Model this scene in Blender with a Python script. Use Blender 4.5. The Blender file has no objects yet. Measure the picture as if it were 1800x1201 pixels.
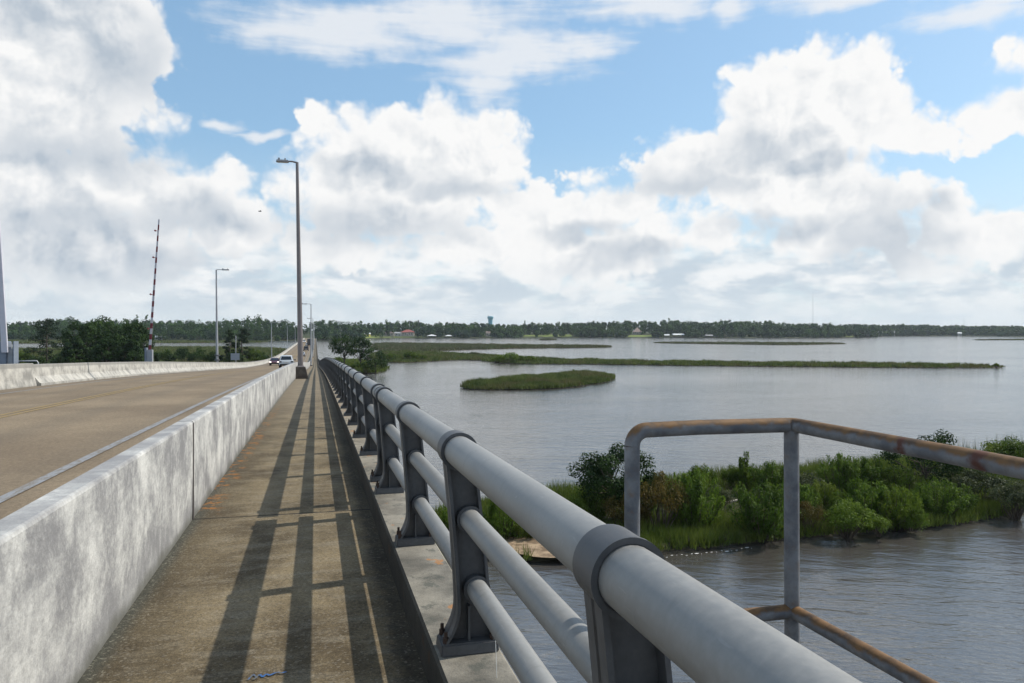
import bpy, bmesh, math, random
import numpy as np
from mathutils import Vector, Matrix, noise as mnoise

scene = bpy.context.scene
COL = scene.collection
PI = math.pi
# ------------------------------------------------------------------ frame of reference
# X: across the bridge (right +), Y: along the bridge, Z up, water level = 0
EYE = 11.0
F, YH = 1350.0, 579.0                 # focal length and horizon in units of a 1800 px wide frame
YAW = math.atan((900 - 555) / F)
CY, SY = math.cos(YAW), math.sin(YAW)

def ground(px, py, z=0.0):
    """world x, y of a level surface at height z seen at a bearing / depression"""
    D = (EYE - z) * F / (py - YH)
    xc = (px - 900) / F * D
    return xc * CY + D * SY, -xc * SY + D * CY

def at_depth(px, D):
    xc = (px - 900) / F * D
    return xc * CY + D * SY, -xc * SY + D * CY

def deck(y):
    """height of the footway along the bridge (crest vertical curve, then a sag)"""
    if y < -10:
        return EYE - 1.54 + 0.16 + 0.010 * (y + 10)
    if y <= 60:
        return EYE - 1.54 - 0.018 * y - 0.0002 * y * y
    if y <= 110:
        return EYE - 3.34 - 0.0425 * (y - 60)
    if y <= 260:
        t = y - 110
        return EYE - 5.465 - 0.0425 * t + (0.0415 / 300.0) * t * t
    return EYE - 5.465 - 0.0425 * 150 + (0.0415 / 300.0) * 22500 - 0.001 * (y - 260)

# ------------------------------------------------------------------ camera, sun, view
cam_d = bpy.data.cameras.new("camera")
cam = bpy.data.objects.new("camera", cam_d)
COL.objects.link(cam)
cam.location = (0, 0, EYE)
cam.rotation_euler = (PI / 2, 0, -YAW)
cam_d.sensor_width = 36
cam_d.lens = 36 * F / 1800
cam_d.shift_y = -(600.5 - YH) / 1800
cam_d.clip_start = 0.05
cam_d.clip_end = 30000
scene.camera = cam

SUNV = Vector((0.95, 0.19, 1.0)).normalized()
SUN_EL = math.asin(SUNV.z)
sun_d = bpy.data.lights.new("sun", 'SUN')
sun_d.energy = 4.6
sun_d.angle = math.radians(0.55)
sun_d.color = (1.0, 0.93, 0.82)
sun = bpy.data.objects.new("sun", sun_d)
sun.rotation_euler = SUNV.to_track_quat('Z', 'Y').to_euler()
sun.location = (60, 10, 120)
COL.objects.link(sun)

vs = scene.view_settings
vs.view_transform = 'Standard'
vs.look = 'None'
vs.exposure = 0.0
vs.gamma = 1.0
cy = scene.cycles
cy.max_bounces = 6
cy.diffuse_bounces = 2
cy.glossy_bounces = 3
cy.transmission_bounces = 2
cy.transparent_max_bounces = 8
cy.volume_bounces = 0
cy.use_adaptive_sampling = True
cy.adaptive_threshold = 0.012
cy.sample_clamp_indirect = 6.0
cy.use_denoising = True
cy.caustics_reflective = False
cy.caustics_refractive = False

# ------------------------------------------------------------------ node helpers
class NT:
    def __init__(self, tree):
        self.t = tree
    def n(self, typ, ins=None, **kw):
        nd = self.t.nodes.new(typ)
        for k, v in kw.items():
            setattr(nd, k, v)
        for k, v in (ins or {}).items():
            s = nd.inputs[k]
            if isinstance(v, bpy.types.NodeSocket):
                self.t.links.new(v, s)
            else:
                s.default_value = v
        return nd
    def m(self, op, a, b=None, c=None, clamp=False):
        nd = self.t.nodes.new('ShaderNodeMath')
        nd.operation = op
        nd.use_clamp = clamp
        for i, v in enumerate((a, b, c)):
            if v is None:
                continue
            if isinstance(v, bpy.types.NodeSocket):
                self.t.links.new(v, nd.inputs[i])
            else:
                nd.inputs[i].default_value = v
        return nd.outputs[0]
    def vm(self, op, a, b=None, c=None):
        nd = self.t.nodes.new('ShaderNodeVectorMath')
        nd.operation = op
        for i, v in enumerate((a, b, c)):
            if v is None:
                continue
            if isinstance(v, bpy.types.NodeSocket):
                self.t.links.new(v, nd.inputs[i])
            elif op == 'SCALE' and i == 1:
                pass
            else:
                nd.inputs[i].default_value = v
        return nd
    def ss(self, v, lo, hi, a=0.0, b=1.0):
        nd = self.n('ShaderNodeMapRange', {0: v, 1: lo, 2: hi, 3: a, 4: b}, interpolation_type='SMOOTHSTEP')
        return nd.outputs[0]
    def lin(self, v, lo, hi, a=0.0, b=1.0):
        nd = self.n('ShaderNodeMapRange', {0: v, 1: lo, 2: hi, 3: a, 4: b})
        return nd.outputs[0]
    def mix(self, fac, a, b, blend='MIX'):
        nd = self.t.nodes.new('ShaderNodeMix')
        nd.data_type = 'RGBA'
        nd.blend_type = blend
        for s, v in ((nd.inputs[0], fac), (nd.inputs[6], a), (nd.inputs[7], b)):
            if isinstance(v, bpy.types.NodeSocket):
                self.t.links.new(v, s)
            elif isinstance(v, (int, float)):
                s.default_value = v
            else:
                s.default_value = (*v[:3], 1.0)
        return nd.outputs[2]
    def noise2(self, vec, scale, detail=3.0, rough=0.5, dist=0.0):
        return self.n('ShaderNodeTexNoise', {'Vector': vec, 'Scale': scale, 'Detail': detail, 'Roughness': rough, 'Distortion': dist}, noise_dimensions='2D').outputs[0]
    def noise(self, vec, scale, detail=3.0, rough=0.5, dist=0.0):
        return self.n('ShaderNodeTexNoise', {'Vector': vec, 'Scale': scale, 'Detail': detail, 'Roughness': rough, 'Distortion': dist}).outputs[0]
    def mapv(self, vec, scale=(1, 1, 1), rot=(0, 0, 0), loc=(0, 0, 0)):
        return self.n('ShaderNodeMapping', {'Vector': vec, 'Scale': scale, 'Rotation': rot, 'Location': loc}).outputs[0]
# ------------------------------------------------------------------ sky: Nishita + cumulus, by bearing and elevation
world = bpy.data.worlds.new("World")
scene.world = world
world.use_nodes = True
world.cycles.sampling_method = 'NONE'
wt = world.node_tree
for nd in list(wt.nodes):
    wt.nodes.remove(nd)
W = NT(wt)
K = 13.5                               # units: hundredths of the focal length

def bearing(px, py):
    az = math.atan((px - 900) / F)
    el = math.atan((YH - py) / F * math.cos(az))
    return az * K, el * K

CUMULUS = [  # bearing x, y, half width, half height
    (40, 40, 200, 130), (190, 50, 105, 95), (70, 170, 180, 110), (215, 115, 60, 70), (120, 225, 110, 60), (262, 90, 42, 34),
    (40, 330, 150, 95), (170, 330, 110, 80), (260, 320, 80, 62), (330, 345, 90, 52), (398, 322, 52, 36), (300, 292, 36, 26),
    (150, 440, 230, 90), (410, 390, 75, 60),
    (566, 218, 42, 38), (630, 214, 36, 36), (694, 212, 28, 32), (762, 200, 46, 42), (845, 232, 68, 46), (780, 270, 130, 80),
    (640, 296, 118, 84), (868, 292, 56, 66), (512, 325, 56, 36), (690, 372, 180, 56), (905, 356, 66, 30), (690, 240, 90, 45),
    (1428, 130, 60, 56), (1500, 140, 82, 56), (1338, 176, 72, 70), (1420, 220, 165, 92), (1545, 196, 56, 66),
    (1248, 282, 112, 56), (1180, 312, 70, 40), (1390, 312, 165, 84), (1600, 236, 110, 34), (1470, 345, 120, 60), (1430, 410, 110, 50),
    (950, 392, 120, 46), (1070, 372, 100, 44), (1130, 420, 92, 56), (1010, 456, 150, 56), (1250, 402, 64, 42),
    (1598, 346, 62, 38), (1652, 372, 52, 48), (1710, 425, 120, 50), (1620, 466, 80, 26), (1560, 400, 56, 50), (1800, 410, 90, 40),
    (1800, 195, 86, 48), (1735, 218, 56, 34), (1790, 100, 46, 26),
    (1040, 316, 44, 11), (282, 206, 38, 18), (470, 405, 40, 22), (560, 440, 120, 36), (820, 430, 150, 40),
]
grp = bpy.data.node_groups.new("cumulus_field", 'ShaderNodeTree')
grp.interface.new_socket("Vector", in_out='INPUT', socket_type='NodeSocketVector')
grp.interface.new_socket("Detail", in_out='INPUT', socket_type='NodeSocketFloat')
grp.interface.new_socket("Field", in_out='OUTPUT', socket_type='NodeSocketFloat')
G = NT(grp)
gi = grp.nodes.new('NodeGroupInput')
go = grp.nodes.new('NodeGroupOutput')
pv, pdet = gi.outputs[0], gi.outputs[1]
# warp, so that no lobe keeps a geometric outline
wn = G.n('ShaderNodeTexNoise', {'Vector': pv, 'Scale': 1.1, 'Detail': 2.0, 'Roughness': 0.55}, noise_dimensions='2D')
warp = G.vm('MULTIPLY_ADD', wn.outputs[1], (0.34, 0.28, 0), (-0.17, -0.14, 0)).outputs[0]
pw = G.vm('ADD', pv, warp).outputs[0]
acc = None
for (bx, by, rx, ry) in CUMULUS:
    u, v = bearing(bx, by)
    sx = math.cos(math.atan((bx - 900) / F)) ** 2
    rx, ry = rx / 100 * sx, ry / 100 * (0.5 + 0.5 * sx)
    q = G.vm('MULTIPLY_ADD', pw, (1 / rx, 1 / ry, 0), (-u / rx, -v / ry, 0)).outputs[0]
    ln = G.vm('LENGTH', q).outputs[1]
    R = min(rx, ry)
    d = G.m('MULTIPLY_ADD', ln, -R, R)
    acc = d if acc is None else G.m('SMOOTH_MAX', acc, d, 0.10)
# open sky seen sideways and behind: scattered fields of the same cloud
bn = G.noise2(pv, 0.22, 3.0, 0.5)
sep = G.n('ShaderNodeSeparateXYZ', {0: pv})
away = G.ss(G.m('ABSOLUTE', sep.outputs[0]), 8.6, 11.0)
back = G.m('MULTIPLY', G.m('MULTIPLY_ADD', bn, 5.0, -2.75), away)
acc = G.m('MAXIMUM', acc, G.m('ADD', back, G.m('MULTIPLY_ADD', away, 4.0, -4.0)))
vor = G.n('ShaderNodeTexVoronoi', {'Vector': pw, 'Scale': 2.3, 'Detail': pdet, 'Roughness': 0.55, 'Lacunarity': 2.1}, feature='F1', voronoi_dimensions='2D')
vor.normalize = True
fb = G.noise2(pv, 2.2, 5.0, 0.52)
f = G.m('MULTIPLY_ADD', vor.outputs[0], -0.52, 0.24)
f = G.m('ADD', f, G.m('MULTIPLY_ADD', fb, 0.26, -0.13))
f = G.m('ADD', f, acc)
grp.links.new(f, go.inputs[0])

tc = W.n('ShaderNodeTexCoord')
rot = W.n('ShaderNodeVectorRotate', {'Vector': tc.outputs['Generated'], 'Angle': YAW}, rotation_type='Z_AXIS').outputs[0]
sx_ = W.n('ShaderNodeSeparateXYZ', {0: rot})
U = W.m('MULTIPLY', W.m('ARCTAN2', sx_.outputs[0], sx_.outputs[1]), K)
V = W.m('MULTIPLY', W.m('ARCSINE', sx_.outputs[2]), K)
P = W.n('ShaderNodeCombineXYZ', {0: U, 1: V, 2: 0.0}).outputs[0]

def field(vec, det):
    nd = wt.nodes.new('ShaderNodeGroup')
    nd.node_tree = grp
    wt.links.new(vec, nd.inputs[0])
    nd.inputs[1].default_value = det
    return nd.outputs[0]

sky = W.n('ShaderNodeTexSky', sky_type='NISHITA')
sky.sun_disc = False
sky.sun_elevation = SUN_EL
sky.sun_rotation = math.atan2(SUNV.x, SUNV.y)
sky.air_density = 1.0
sky.dust_density = 1.2
sky.ozone_density = 1.6
STR = 0.10
blue = W.mix(0.45, W.vm('MULTIPLY', sky.outputs[0], (1.42, 1.58, 1.58)).outputs[0], (3.1, 5.4, 7.9))

F0 = field(P, 2.0)
soft = W.noise2(P, 0.9, 3.0, 0.5)
edge = W.lin(soft, 0.35, 0.65, 0.07, 0.34)
alpha = W.n('ShaderNodeMapRange', {0: F0, 1: -0.03, 2: edge, 3: 0.0, 4: 1.0}, interpolation_type='SMOOTHSTEP').outputs[0]
# flat grey bases of the cumulus, and the puffs' own relief towards the sun
BASES = [(90, 262, 165, 42), (200, 110, 90, 80), (120, 20, 120, 40), (120, 400, 140, 50), (330, 385, 110, 34), (640, 402, 160, 42), (660, 300, 90, 24), (800, 330, 90, 22),
         (1210, 318, 100, 28), (1330, 262, 80, 30), (1430, 280, 90, 20), (1390, 395, 90, 22), (1110, 455, 110, 24), (1560, 430, 80, 62), (1010, 410, 80, 20), (250, 470, 200, 40), (1640, 350, 40, 20)]
bacc = None
pwn = W.n('ShaderNodeTexNoise', {'Vector': P, 'Scale': 0.8, 'Detail': 3.0, 'Roughness': 0.6}, noise_dimensions='2D')
Pb = W.vm('ADD', P, W.vm('MULTIPLY_ADD', pwn.outputs[1], (1.3, 0.9, 0), (-0.65, -0.45, 0)).outputs[0]).outputs[0]
for (bx, by, rx, ry) in BASES:
    u, v = bearing(bx, by)
    q = W.vm('MULTIPLY_ADD', Pb, (100 / rx, 100 / ry, 0), (-u * 100 / rx, -v * 100 / ry, 0)).outputs[0]
    d = W.m('MULTIPLY_ADD', W.vm('LENGTH', q).outputs[1], -1.0, 1.35)
    bacc = d if bacc is None else W.m('SMOOTH_MAX', bacc, d, 0.25)
base = W.ss(bacc, -0.25, 1.15)
Pr = W.vm('ADD', P, W.vm('MULTIPLY_ADD', pwn.outputs[1], (0.45, 0.35, 0), (-0.22, -0.17, 0)).outputs[0]).outputs[0]
r0 = W.noise2(Pr, 1.7, 4.0, 0.55)
r1 = W.noise2(W.vm('ADD', Pr, (0.12, 0.16, 0)).outputs[0], 1.7, 4.0, 0.55)
relief = W.m('MULTIPLY', W.m('SUBTRACT', r0, r1), 1.5)
inner = W.ss(F0, 0.05, 0.75)
dark = W.m('ADD', W.m('MULTIPLY', base, 0.70), W.m('MULTIPLY', W.m('ADD', W.m('MULTIPLY', relief, -1.0), 0.10), inner), clamp=True)
body = W.mix(dark, (9.65, 9.65, 9.6), (4.8, 5.5, 6.3))
# layered distant cloud towards the horizon
ph = W.mapv(P, (0.55, 1.25, 1))
h1 = W.noise2(ph, 1.3, 6.0, 0.6, 0.3)
hmask = W.ss(V, 2.3, 0.9)
hal = W.m('MULTIPLY', W.ss(W.m('ADD', h1, W.m('MULTIPLY', hmask, 0.25)), 0.47, 0.75), hmask)
h2 = W.noise2(W.mapv(P, (0.8, 2.2, 1), (0, 0, 0), (3.1, 7.7, 0)), 1.25, 5.0, 0.55)
hcol = W.mix(W.ss(h2, 0.36, 0.66), (5.9, 6.8, 7.6), (9.3, 9.5, 9.6))
# cirrus sheet
CIR = [(600, 52, 190, 50), (790, 30, 170, 60), (900, 95, 170, 52), (860, 150, 66, 34), (1020, 76, 90, 26), (1150, 4, 170, 32), (1290, 10, 40, 30), (1490, 0, 110, 22), (1730, 14, 110, 26), (388, 216, 34, 12), (450, 236, 46, 8)]
cacc = None
cwarp = W.n('ShaderNodeTexNoise', {'Vector': P, 'Scale': 0.9, 'Detail': 3.0, 'Roughness': 0.6}, noise_dimensions='2D')
Pc = W.vm('ADD', P, W.vm('MULTIPLY_ADD', cwarp.outputs[1], (0.7, 0.45, 0), (-0.35, -0.22, 0)).outputs[0]).outputs[0]
for (bx, by, rx, ry) in CIR:
    u, v = bearing(bx, by)
    rx, ry = rx / 100, ry / 100
    q = W.vm('MULTIPLY_ADD', Pc, (1 / rx, 1 / ry, 0), (-u / rx, -v / ry, 0)).outputs[0]
    d = W.m('MULTIPLY_ADD', W.vm('LENGTH', q).outputs[1], -1.0, 1.0)
    cacc = d if cacc is None else W.m('SMOOTH_MAX', cacc, d, 0.15)
streak = W.noise2(W.mapv(P, (0.36, 2.3, 1), (0, 0, math.radians(-14))), 1.5, 6.0, 0.56, 0.25)
mott = W.noise2(P, 5.0, 3.0, 0.5)
cf = W.m('ADD', cacc, W.m('MULTIPLY_ADD', streak, 1.5, -0.75))
cf = W.m('ADD', cf, W.m('MULTIPLY_ADD', mott, 0.3, -0.15))
cal = W.m('MULTIPLY', W.ss(cf, -0.22, 0.80), 0.82)
# pale veil low over the water
veil = W.m('MULTIPLY', W.ss(V, 3.4, 0.2), 0.62)
c0 = W.mix(veil, blue, (7.2, 8.2, 8.9))
c1 = W.mix(cal, c0, (8.8, 8.95, 9.15))
c2 = W.mix(hal, c1, hcol)
c2b = W.mix(W.ss(V, 1.4, 0.0, 0.0, 0.55), body, (7.4, 8.1, 8.6))
c3 = W.mix(alpha, c2, c2b)
c4 = W.mix(W.ss(V, 0.9, 0.0, 0.0, 0.75), c3, (7.5, 8.2, 8.6))
bg = W.n('ShaderNodeBackground', {'Color': c4, 'Strength': STR})
wo = W.n('ShaderNodeOutputWorld', {'Surface': bg.outputs[0]})
# ------------------------------------------------------------------ object helpers
def mesh_from(name, verts, faces, smooth=False):
    me = bpy.data.meshes.new(name)
    me.from_pydata([tuple(v) for v in verts], [], faces)
    me.update()
    if smooth:
        me.polygons.foreach_set('use_smooth', [True] * len(me.polygons))
    return me

def quick_mesh(name, V, faces_n):
    """V: (n*k,3) array, every k=faces_n consecutive vertices make one face"""
    V = np.asarray(V, dtype=np.float32).reshape(-1, 3)
    n = len(V) // faces_n
    me = bpy.data.meshes.new(name)
    me.vertices.add(n * faces_n)
    me.vertices.foreach_set('co', V[:n * faces_n].ravel())
    me.loops.add(n * faces_n)
    me.loops.foreach_set('vertex_index', np.arange(n * faces_n, dtype=np.int32))
    me.polygons.add(n)
    me.polygons.foreach_set('loop_start', np.arange(0, n * faces_n, faces_n, dtype=np.int32))
    me.polygons.foreach_set('loop_total', np.full(n, faces_n, dtype=np.int32))
    me.update(calc_edges=True)
    return me

def link(name, me, mat, parent=None, loc=None):
    o = bpy.data.objects.new(name, me)
    COL.objects.link(o)
    if mat is not None and len(me.materials) == 0:
        me.materials.append(mat)
    if parent is not None:
        o.parent = parent
    if loc is not None:
        o.location = loc
    return o

def tag(o, label, cat, group=None):
    o['label'] = label
    o['category'] = cat
    if group:
        o['group'] = group
    return o

def thing(name, label, cat, loc=(0, 0, 0), rz=0.0, group=None):
    o = bpy.data.objects.new(name, None)
    o.empty_display_size = 0.3
    COL.objects.link(o)
    o.location = loc
    o.rotation_euler = (0, 0, rz)
    return tag(o, label, cat, group)

def kind(o, k, label=None, cat=None):
    o['kind'] = k
    if label:
        o['label'] = label
    if cat:
        o['category'] = cat
    return o

def dup(root, label=None, loc=None, rz=None, scale=None, group=None):
    def cp(o, parent):
        c = o.copy()
        COL.objects.link(c)
        if parent is not None:
            c.parent = parent
        for ch in o.children:
            cp(ch, c)
        return c
    r = cp(root, None)
    if label: r['label'] = label
    if loc is not None: r.location = loc
    if rz is not None: r.rotation_euler = (0, 0, rz)
    if scale is not None: r.scale = scale
    if group: r['group'] = group
    return r

class MB:
    """collects shapes for ONE mesh"""
    def __init__(self):
        self.v, self.f, self.sm = [], [], []
    def add(self, vs, fs, smooth=False):
        b = len(self.v)
        self.v += [tuple(p) for p in vs]
        self.f += [tuple(i + b for i in q) for q in fs]
        self.sm += [smooth] * len(fs)
        return self
    def box(self, x0, x1, y0, y1, z0, z1):
        vs = [(x, y, z) for z in (z0, z1) for (x, y) in ((x0, y0), (x1, y0), (x1, y1), (x0, y1))]
        return self.add(vs, [(3, 2, 1, 0), (4, 5, 6, 7), (0, 1, 5, 4), (1, 2, 6, 5), (2, 3, 7, 6), (3, 0, 4, 7)])
    def frustum(self, lo, hi, z0, z1):
        (a0, a1, b0, b1), (c0, c1, d0, d1) = lo, hi
        vs = [(a0, b0, z0), (a1, b0, z0), (a1, b1, z0), (a0, b1, z0), (c0, d0, z1), (c1, d0, z1), (c1, d1, z1), (c0, d1, z1)]
        return self.add(vs, [(3, 2, 1, 0), (4, 5, 6, 7), (0, 1, 5, 4), (1, 2, 6, 5), (2, 3, 7, 6), (3, 0, 4, 7)])
    def tube(self, pts, r, n=12, cap=True, smooth=True):
        pts = [Vector(p) for p in pts]
        rs = r if isinstance(r, (list, tuple)) else [r] * len(pts)
        vs, fs = [], []
        up = None
        for i, p in enumerate(pts):
            t = (pts[min(i + 1, len(pts) - 1)] - pts[max(i - 1, 0)]).normalized()
            if up is None:
                up = Vector((0, 0, 1)) if abs(t.z) < 0.9 else Vector((1, 0, 0))
            a = t.cross(up)
            if a.length < 1e-4:
                a = t.cross(Vector((0, 1, 0)))
            a.normalize()
            b = a.cross(t).normalized()
            up = b
            for k in range(n):
                w = 2 * PI * k / n
                vs.append(p + (a * math.cos(w) + b * math.sin(w)) * rs[i])
        for i in range(len(pts) - 1):
            for k in range(n):
                k2 = (k + 1) % n
                fs.append((i * n + k, i * n + k2, (i + 1) * n + k2, (i + 1) * n + k))
        self.add(vs, fs, smooth)
        if cap:
            self.add(vs[:n], [tuple(range(n - 1, -1, -1))])
            self.add(vs[-n:], [tuple(range(n))])
        return self
    def ring(self, cx, cz, ri, ro, y0, y1, n=24):
        """short tube with a wall, axis along y"""
        vs, fs = [], []
        for k in range(n):
            w = 2 * PI * k / n
            c, s = math.cos(w), math.sin(w)
            vs += [(cx + ro * c, y0, cz + ro * s), (cx + ro * c, y1, cz + ro * s), (cx + ri * c, y1, cz + ri * s), (cx + ri * c, y0, cz + ri * s)]
        for k in range(n):
            a, b = 4 * k, 4 * ((k + 1) % n)
            for j in range(4):
                fs.append((a + j, a + (j + 1) % 4, b + (j + 1) % 4, b + j))
        return self.add(vs, fs, True)
    def build(self, name, mat, parent=None, loc=None, bevel=0.0, seg=2, recalc=True):
        me = bpy.data.meshes.new(name)
        me.from_pydata(self.v, [], self.f)
        me.update()
        me.polygons.foreach_set('use_smooth', self.sm)
        if bevel > 0 or recalc:
            bm = bmesh.new()
            bm.from_mesh(me)
            if recalc:
                bmesh.ops.recalc_face_normals(bm, faces=bm.faces)
            if bevel > 0:
                es = [e for e in bm.edges if len(e.link_faces) == 2 and e.calc_face_angle(0) > 0.6]
                bmesh.ops.bevel(bm, geom=es, offset=bevel, segments=seg, affect='EDGES', clamp_overlap=True)
            bm.to_mesh(me)
            bm.free()
        me.update()
        o = link(name, me, mat, parent, loc)
        return o

def sharp_smooth(o, ang=35):
    me = o.data
    me.polygons.foreach_set('use_smooth', [True] * len(me.polygons))
    try:
        me.set_sharp_from_angle(angle=math.radians(ang))
    except Exception:
        pass
    return o

# ------------------------------------------------------------------ materials
def new_mat(name):
    m = bpy.data.materials.new(name)
    m.use_nodes = True
    t = m.node_tree
    for nd in list(t.nodes):
        t.nodes.remove(nd)
    return m, NT(t)

def finish(m, N, color, rough=0.8, metal=0.0, spec=0.5, bump=None, bstr=0.3, bdist=0.02, **kw):
    ins = {'Base Color': color if isinstance(color, bpy.types.NodeSocket) else (*color[:3], 1.0), 'Roughness': rough, 'Metallic': metal, 'Specular IOR Level': spec}
    ins.update(kw)
    if bump is not None:
        ins['Normal'] = N.n('ShaderNodeBump', {'Height': bump, 'Strength': bstr, 'Distance': bdist}).outputs[0]
    b = N.n('ShaderNodeBsdfPrincipled', ins)
    N.n('ShaderNodeOutputMaterial', {'Surface': b.outputs[0]})
    return m

def ocoord(N):
    return N.n('ShaderNodeTexCoord').outputs['Object']
def wcoord(N):
    return N.n('ShaderNodeNewGeometry').outputs['Position']

def plain(name, col, rough=0.6, metal=0.0, var=0.12, scale=3.0, spec=0.5, bstr=0.0, **kw):
    m, N = new_mat(name)
    c = ocoord(N)
    f = N.noise(c, scale, 5.0, 0.6)
    lo = tuple(x * (1 - var) for x in col); hi = tuple(min(1, x * (1 + var)) for x in col)
    return finish(m, N, N.mix(N.ss(f, 0.3, 0.7), lo, hi), rough, metal, spec, f if bstr else None, bstr, **kw)

def make_barrier_mat(name, white=(0.60, 0.60, 0.575), grey=(0.225, 0.225, 0.230), z0=0.0, bias=0.0):
    m, N = new_mat(name)
    c = wcoord(N)
    at = N.n('ShaderNodeAttribute', attribute_name='vh').outputs['Fac']       # height above the footing
    sep = N.n('ShaderNodeSeparateXYZ', {0: c})
    q = N.n('ShaderNodeCombineXYZ', {0: sep.outputs[0], 1: sep.outputs[1], 2: at}).outputs[0]
    wv = N.n('ShaderNodeTexNoise', {'Vector': q, 'Scale': 2.5, 'Detail': 3.0}).outputs[1]
    qw = N.vm('ADD', q, N.vm('MULTIPLY_ADD', wv, (0, 0.16, 0.28), (0, -0.08, -0.14)).outputs[0]).outputs[0]
    big = N.noise(N.mapv(qw, (1, 1.05, 1.15)), 1.9, 5.0, 0.55)
    med = N.noise(N.mapv(qw, (1, 2.0, 1.3)), 2.3, 5.0, 0.62)
    fine = N.noise(N.mapv(q, (8, 7, 9)), 2.4, 4.0, 0.7)
    speck = N.noise(q, 55.0, 3.0, 0.7)
    st = N.m('ADD', N.m('MULTIPLY', big, 0.85), N.m('MULTIPLY', med, 0.42))
    st = N.m('ADD', st, N.m('MULTIPLY_ADD', fine, 0.34, -0.17))
    st = N.m('ADD', st, N.m('MULTIPLY_ADD', speck, 0.16, -0.08 + bias))
    w = N.ss(st, 0.47, 0.85)
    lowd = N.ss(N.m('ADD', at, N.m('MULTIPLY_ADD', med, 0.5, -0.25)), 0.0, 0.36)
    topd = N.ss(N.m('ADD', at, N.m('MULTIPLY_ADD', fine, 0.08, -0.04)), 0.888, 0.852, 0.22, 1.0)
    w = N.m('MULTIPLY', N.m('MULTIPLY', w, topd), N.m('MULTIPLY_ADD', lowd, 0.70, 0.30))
    col = N.mix(w, grey, white)
    drip = N.ss(N.noise(N.mapv(qw, (1, 3, 0.7)), 2.0, 4.0, 0.6), 0.58, 0.80)
    col = N.mix(N.m('MULTIPLY', drip, 0.35), col, (0.16, 0.16, 0.16))
    moss = N.m('MULTIPLY', N.ss(N.m('ADD', at, N.m('MULTIPLY_ADD', big, 0.2, -0.1)), 0.10, 0.0), 0.75)
    col = N.mix(moss, col, (0.10, 0.10, 0.08))
    h = N.m('ADD', N.m('MULTIPLY', speck, 0.5), N.m('MULTIPLY', fine, 0.7))
    return finish(m, N, col, 0.86, 0, 0.3, h, 0.45, 0.012)
M = {}
M['barrier'] = make_barrier_mat("painted concrete")
M['barrier_far'] = make_barrier_mat("weathered concrete", (0.47, 0.455, 0.415), (0.225, 0.22, 0.205), bias=0.05)

# footway: brown exposed aggregate, mossy along the barrier, lichen spots, panel joints
m, N = new_mat("footway concrete")
c = wcoord(N)
sep = N.n('ShaderNodeSeparateXYZ', {0: c})
x, y = sep.outputs[0], sep.outputs[1]
blot = N.noise(N.mapv(c, (1.6, 0.9, 1)), 1.1, 6.0, 0.62)
blot2 = N.noise(N.mapv(c, (1.0, 2.6, 1)), 3.2, 5.0, 0.6)
grit = N.noise(c, 130.0, 3.0, 0.75)
grit2 = N.noise(c, 48.0, 4.0, 0.7)
fleck = N.n('ShaderNodeTexVoronoi', {'Vector': c, 'Scale': 85.0, 'Randomness': 1.0})
base = N.mix(N.ss(blot, 0.32, 0.68), (0.066, 0.050, 0.029), (0.180, 0.144, 0.090))
base = N.mix(N.m('MULTIPLY', N.ss(blot2, 0.45, 0.7), 0.55), base, (0.190, 0.168, 0.130))
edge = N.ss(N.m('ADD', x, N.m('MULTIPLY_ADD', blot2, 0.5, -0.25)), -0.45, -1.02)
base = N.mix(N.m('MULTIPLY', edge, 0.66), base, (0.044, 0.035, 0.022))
shade_grime = N.ss(N.m('ADD', x, N.m('MULTIPLY_ADD', blot2, 0.16, -0.08)), 0.33, 0.43)  # kerb's shadow deepened in the floor colour, together with grime
base = N.mix(N.m('MULTIPLY', shade_grime, 0.72), base, (0.018, 0.016, 0.013))
base = N.mix(N.ss(N.m('ADD', x, N.m('MULTIPLY_ADD', grit2, 0.10, -0.05)), -0.93, -1.04), base, (0.055, 0.055, 0.045))
salt = N.m('MULTIPLY', N.ss(N.m('ADD', x, N.m('MULTIPLY_ADD', blot2, 0.18, -0.09)), -0.88, -0.97), N.ss(grit2, 0.56, 0.68))
base = N.mix(N.m('MULTIPLY', salt, 0.6), base, (0.20, 0.20, 0.17))
val = N.m('ADD', N.m('MULTIPLY', grit, 0.9), N.m('MULTIPLY', grit2, 0.7))
base = N.mix(0.85, base, N.mix(N.ss(val, 0.55, 1.05), (0.45, 0.45, 0.45), (1.7, 1.66, 1.55)), 'MULTIPLY')
stone = N.ss(N.n('ShaderNodeSeparateXYZ', {0: fleck.outputs['Color']}).outputs[0], 0.88, 0.97)
base = N.mix(N.m('MULTIPLY', stone, 0.28), base, (0.30, 0.27, 0.22))
far = N.ss(y, 9.0, 30.0)
base = N.mix(N.m('MULTIPLY', far, 0.60), base, (0.225, 0.190, 0.140))
# orange lichen close to the barrier a few metres ahead
lich = N.m('MULTIPLY', N.m('MULTIPLY', N.ss(N.noise(c, 5.2, 6.0, 0.7), 0.51, 0.61), N.ss(x, -0.82, -0.94)), N.m('MULTIPLY', N.ss(y, 7.3, 7.6), N.ss(y, 24.0, 15.0)))
base = N.mix(N.m('MULTIPLY', lich, 0.85), base, (0.27, 0.115, 0.030))
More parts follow.
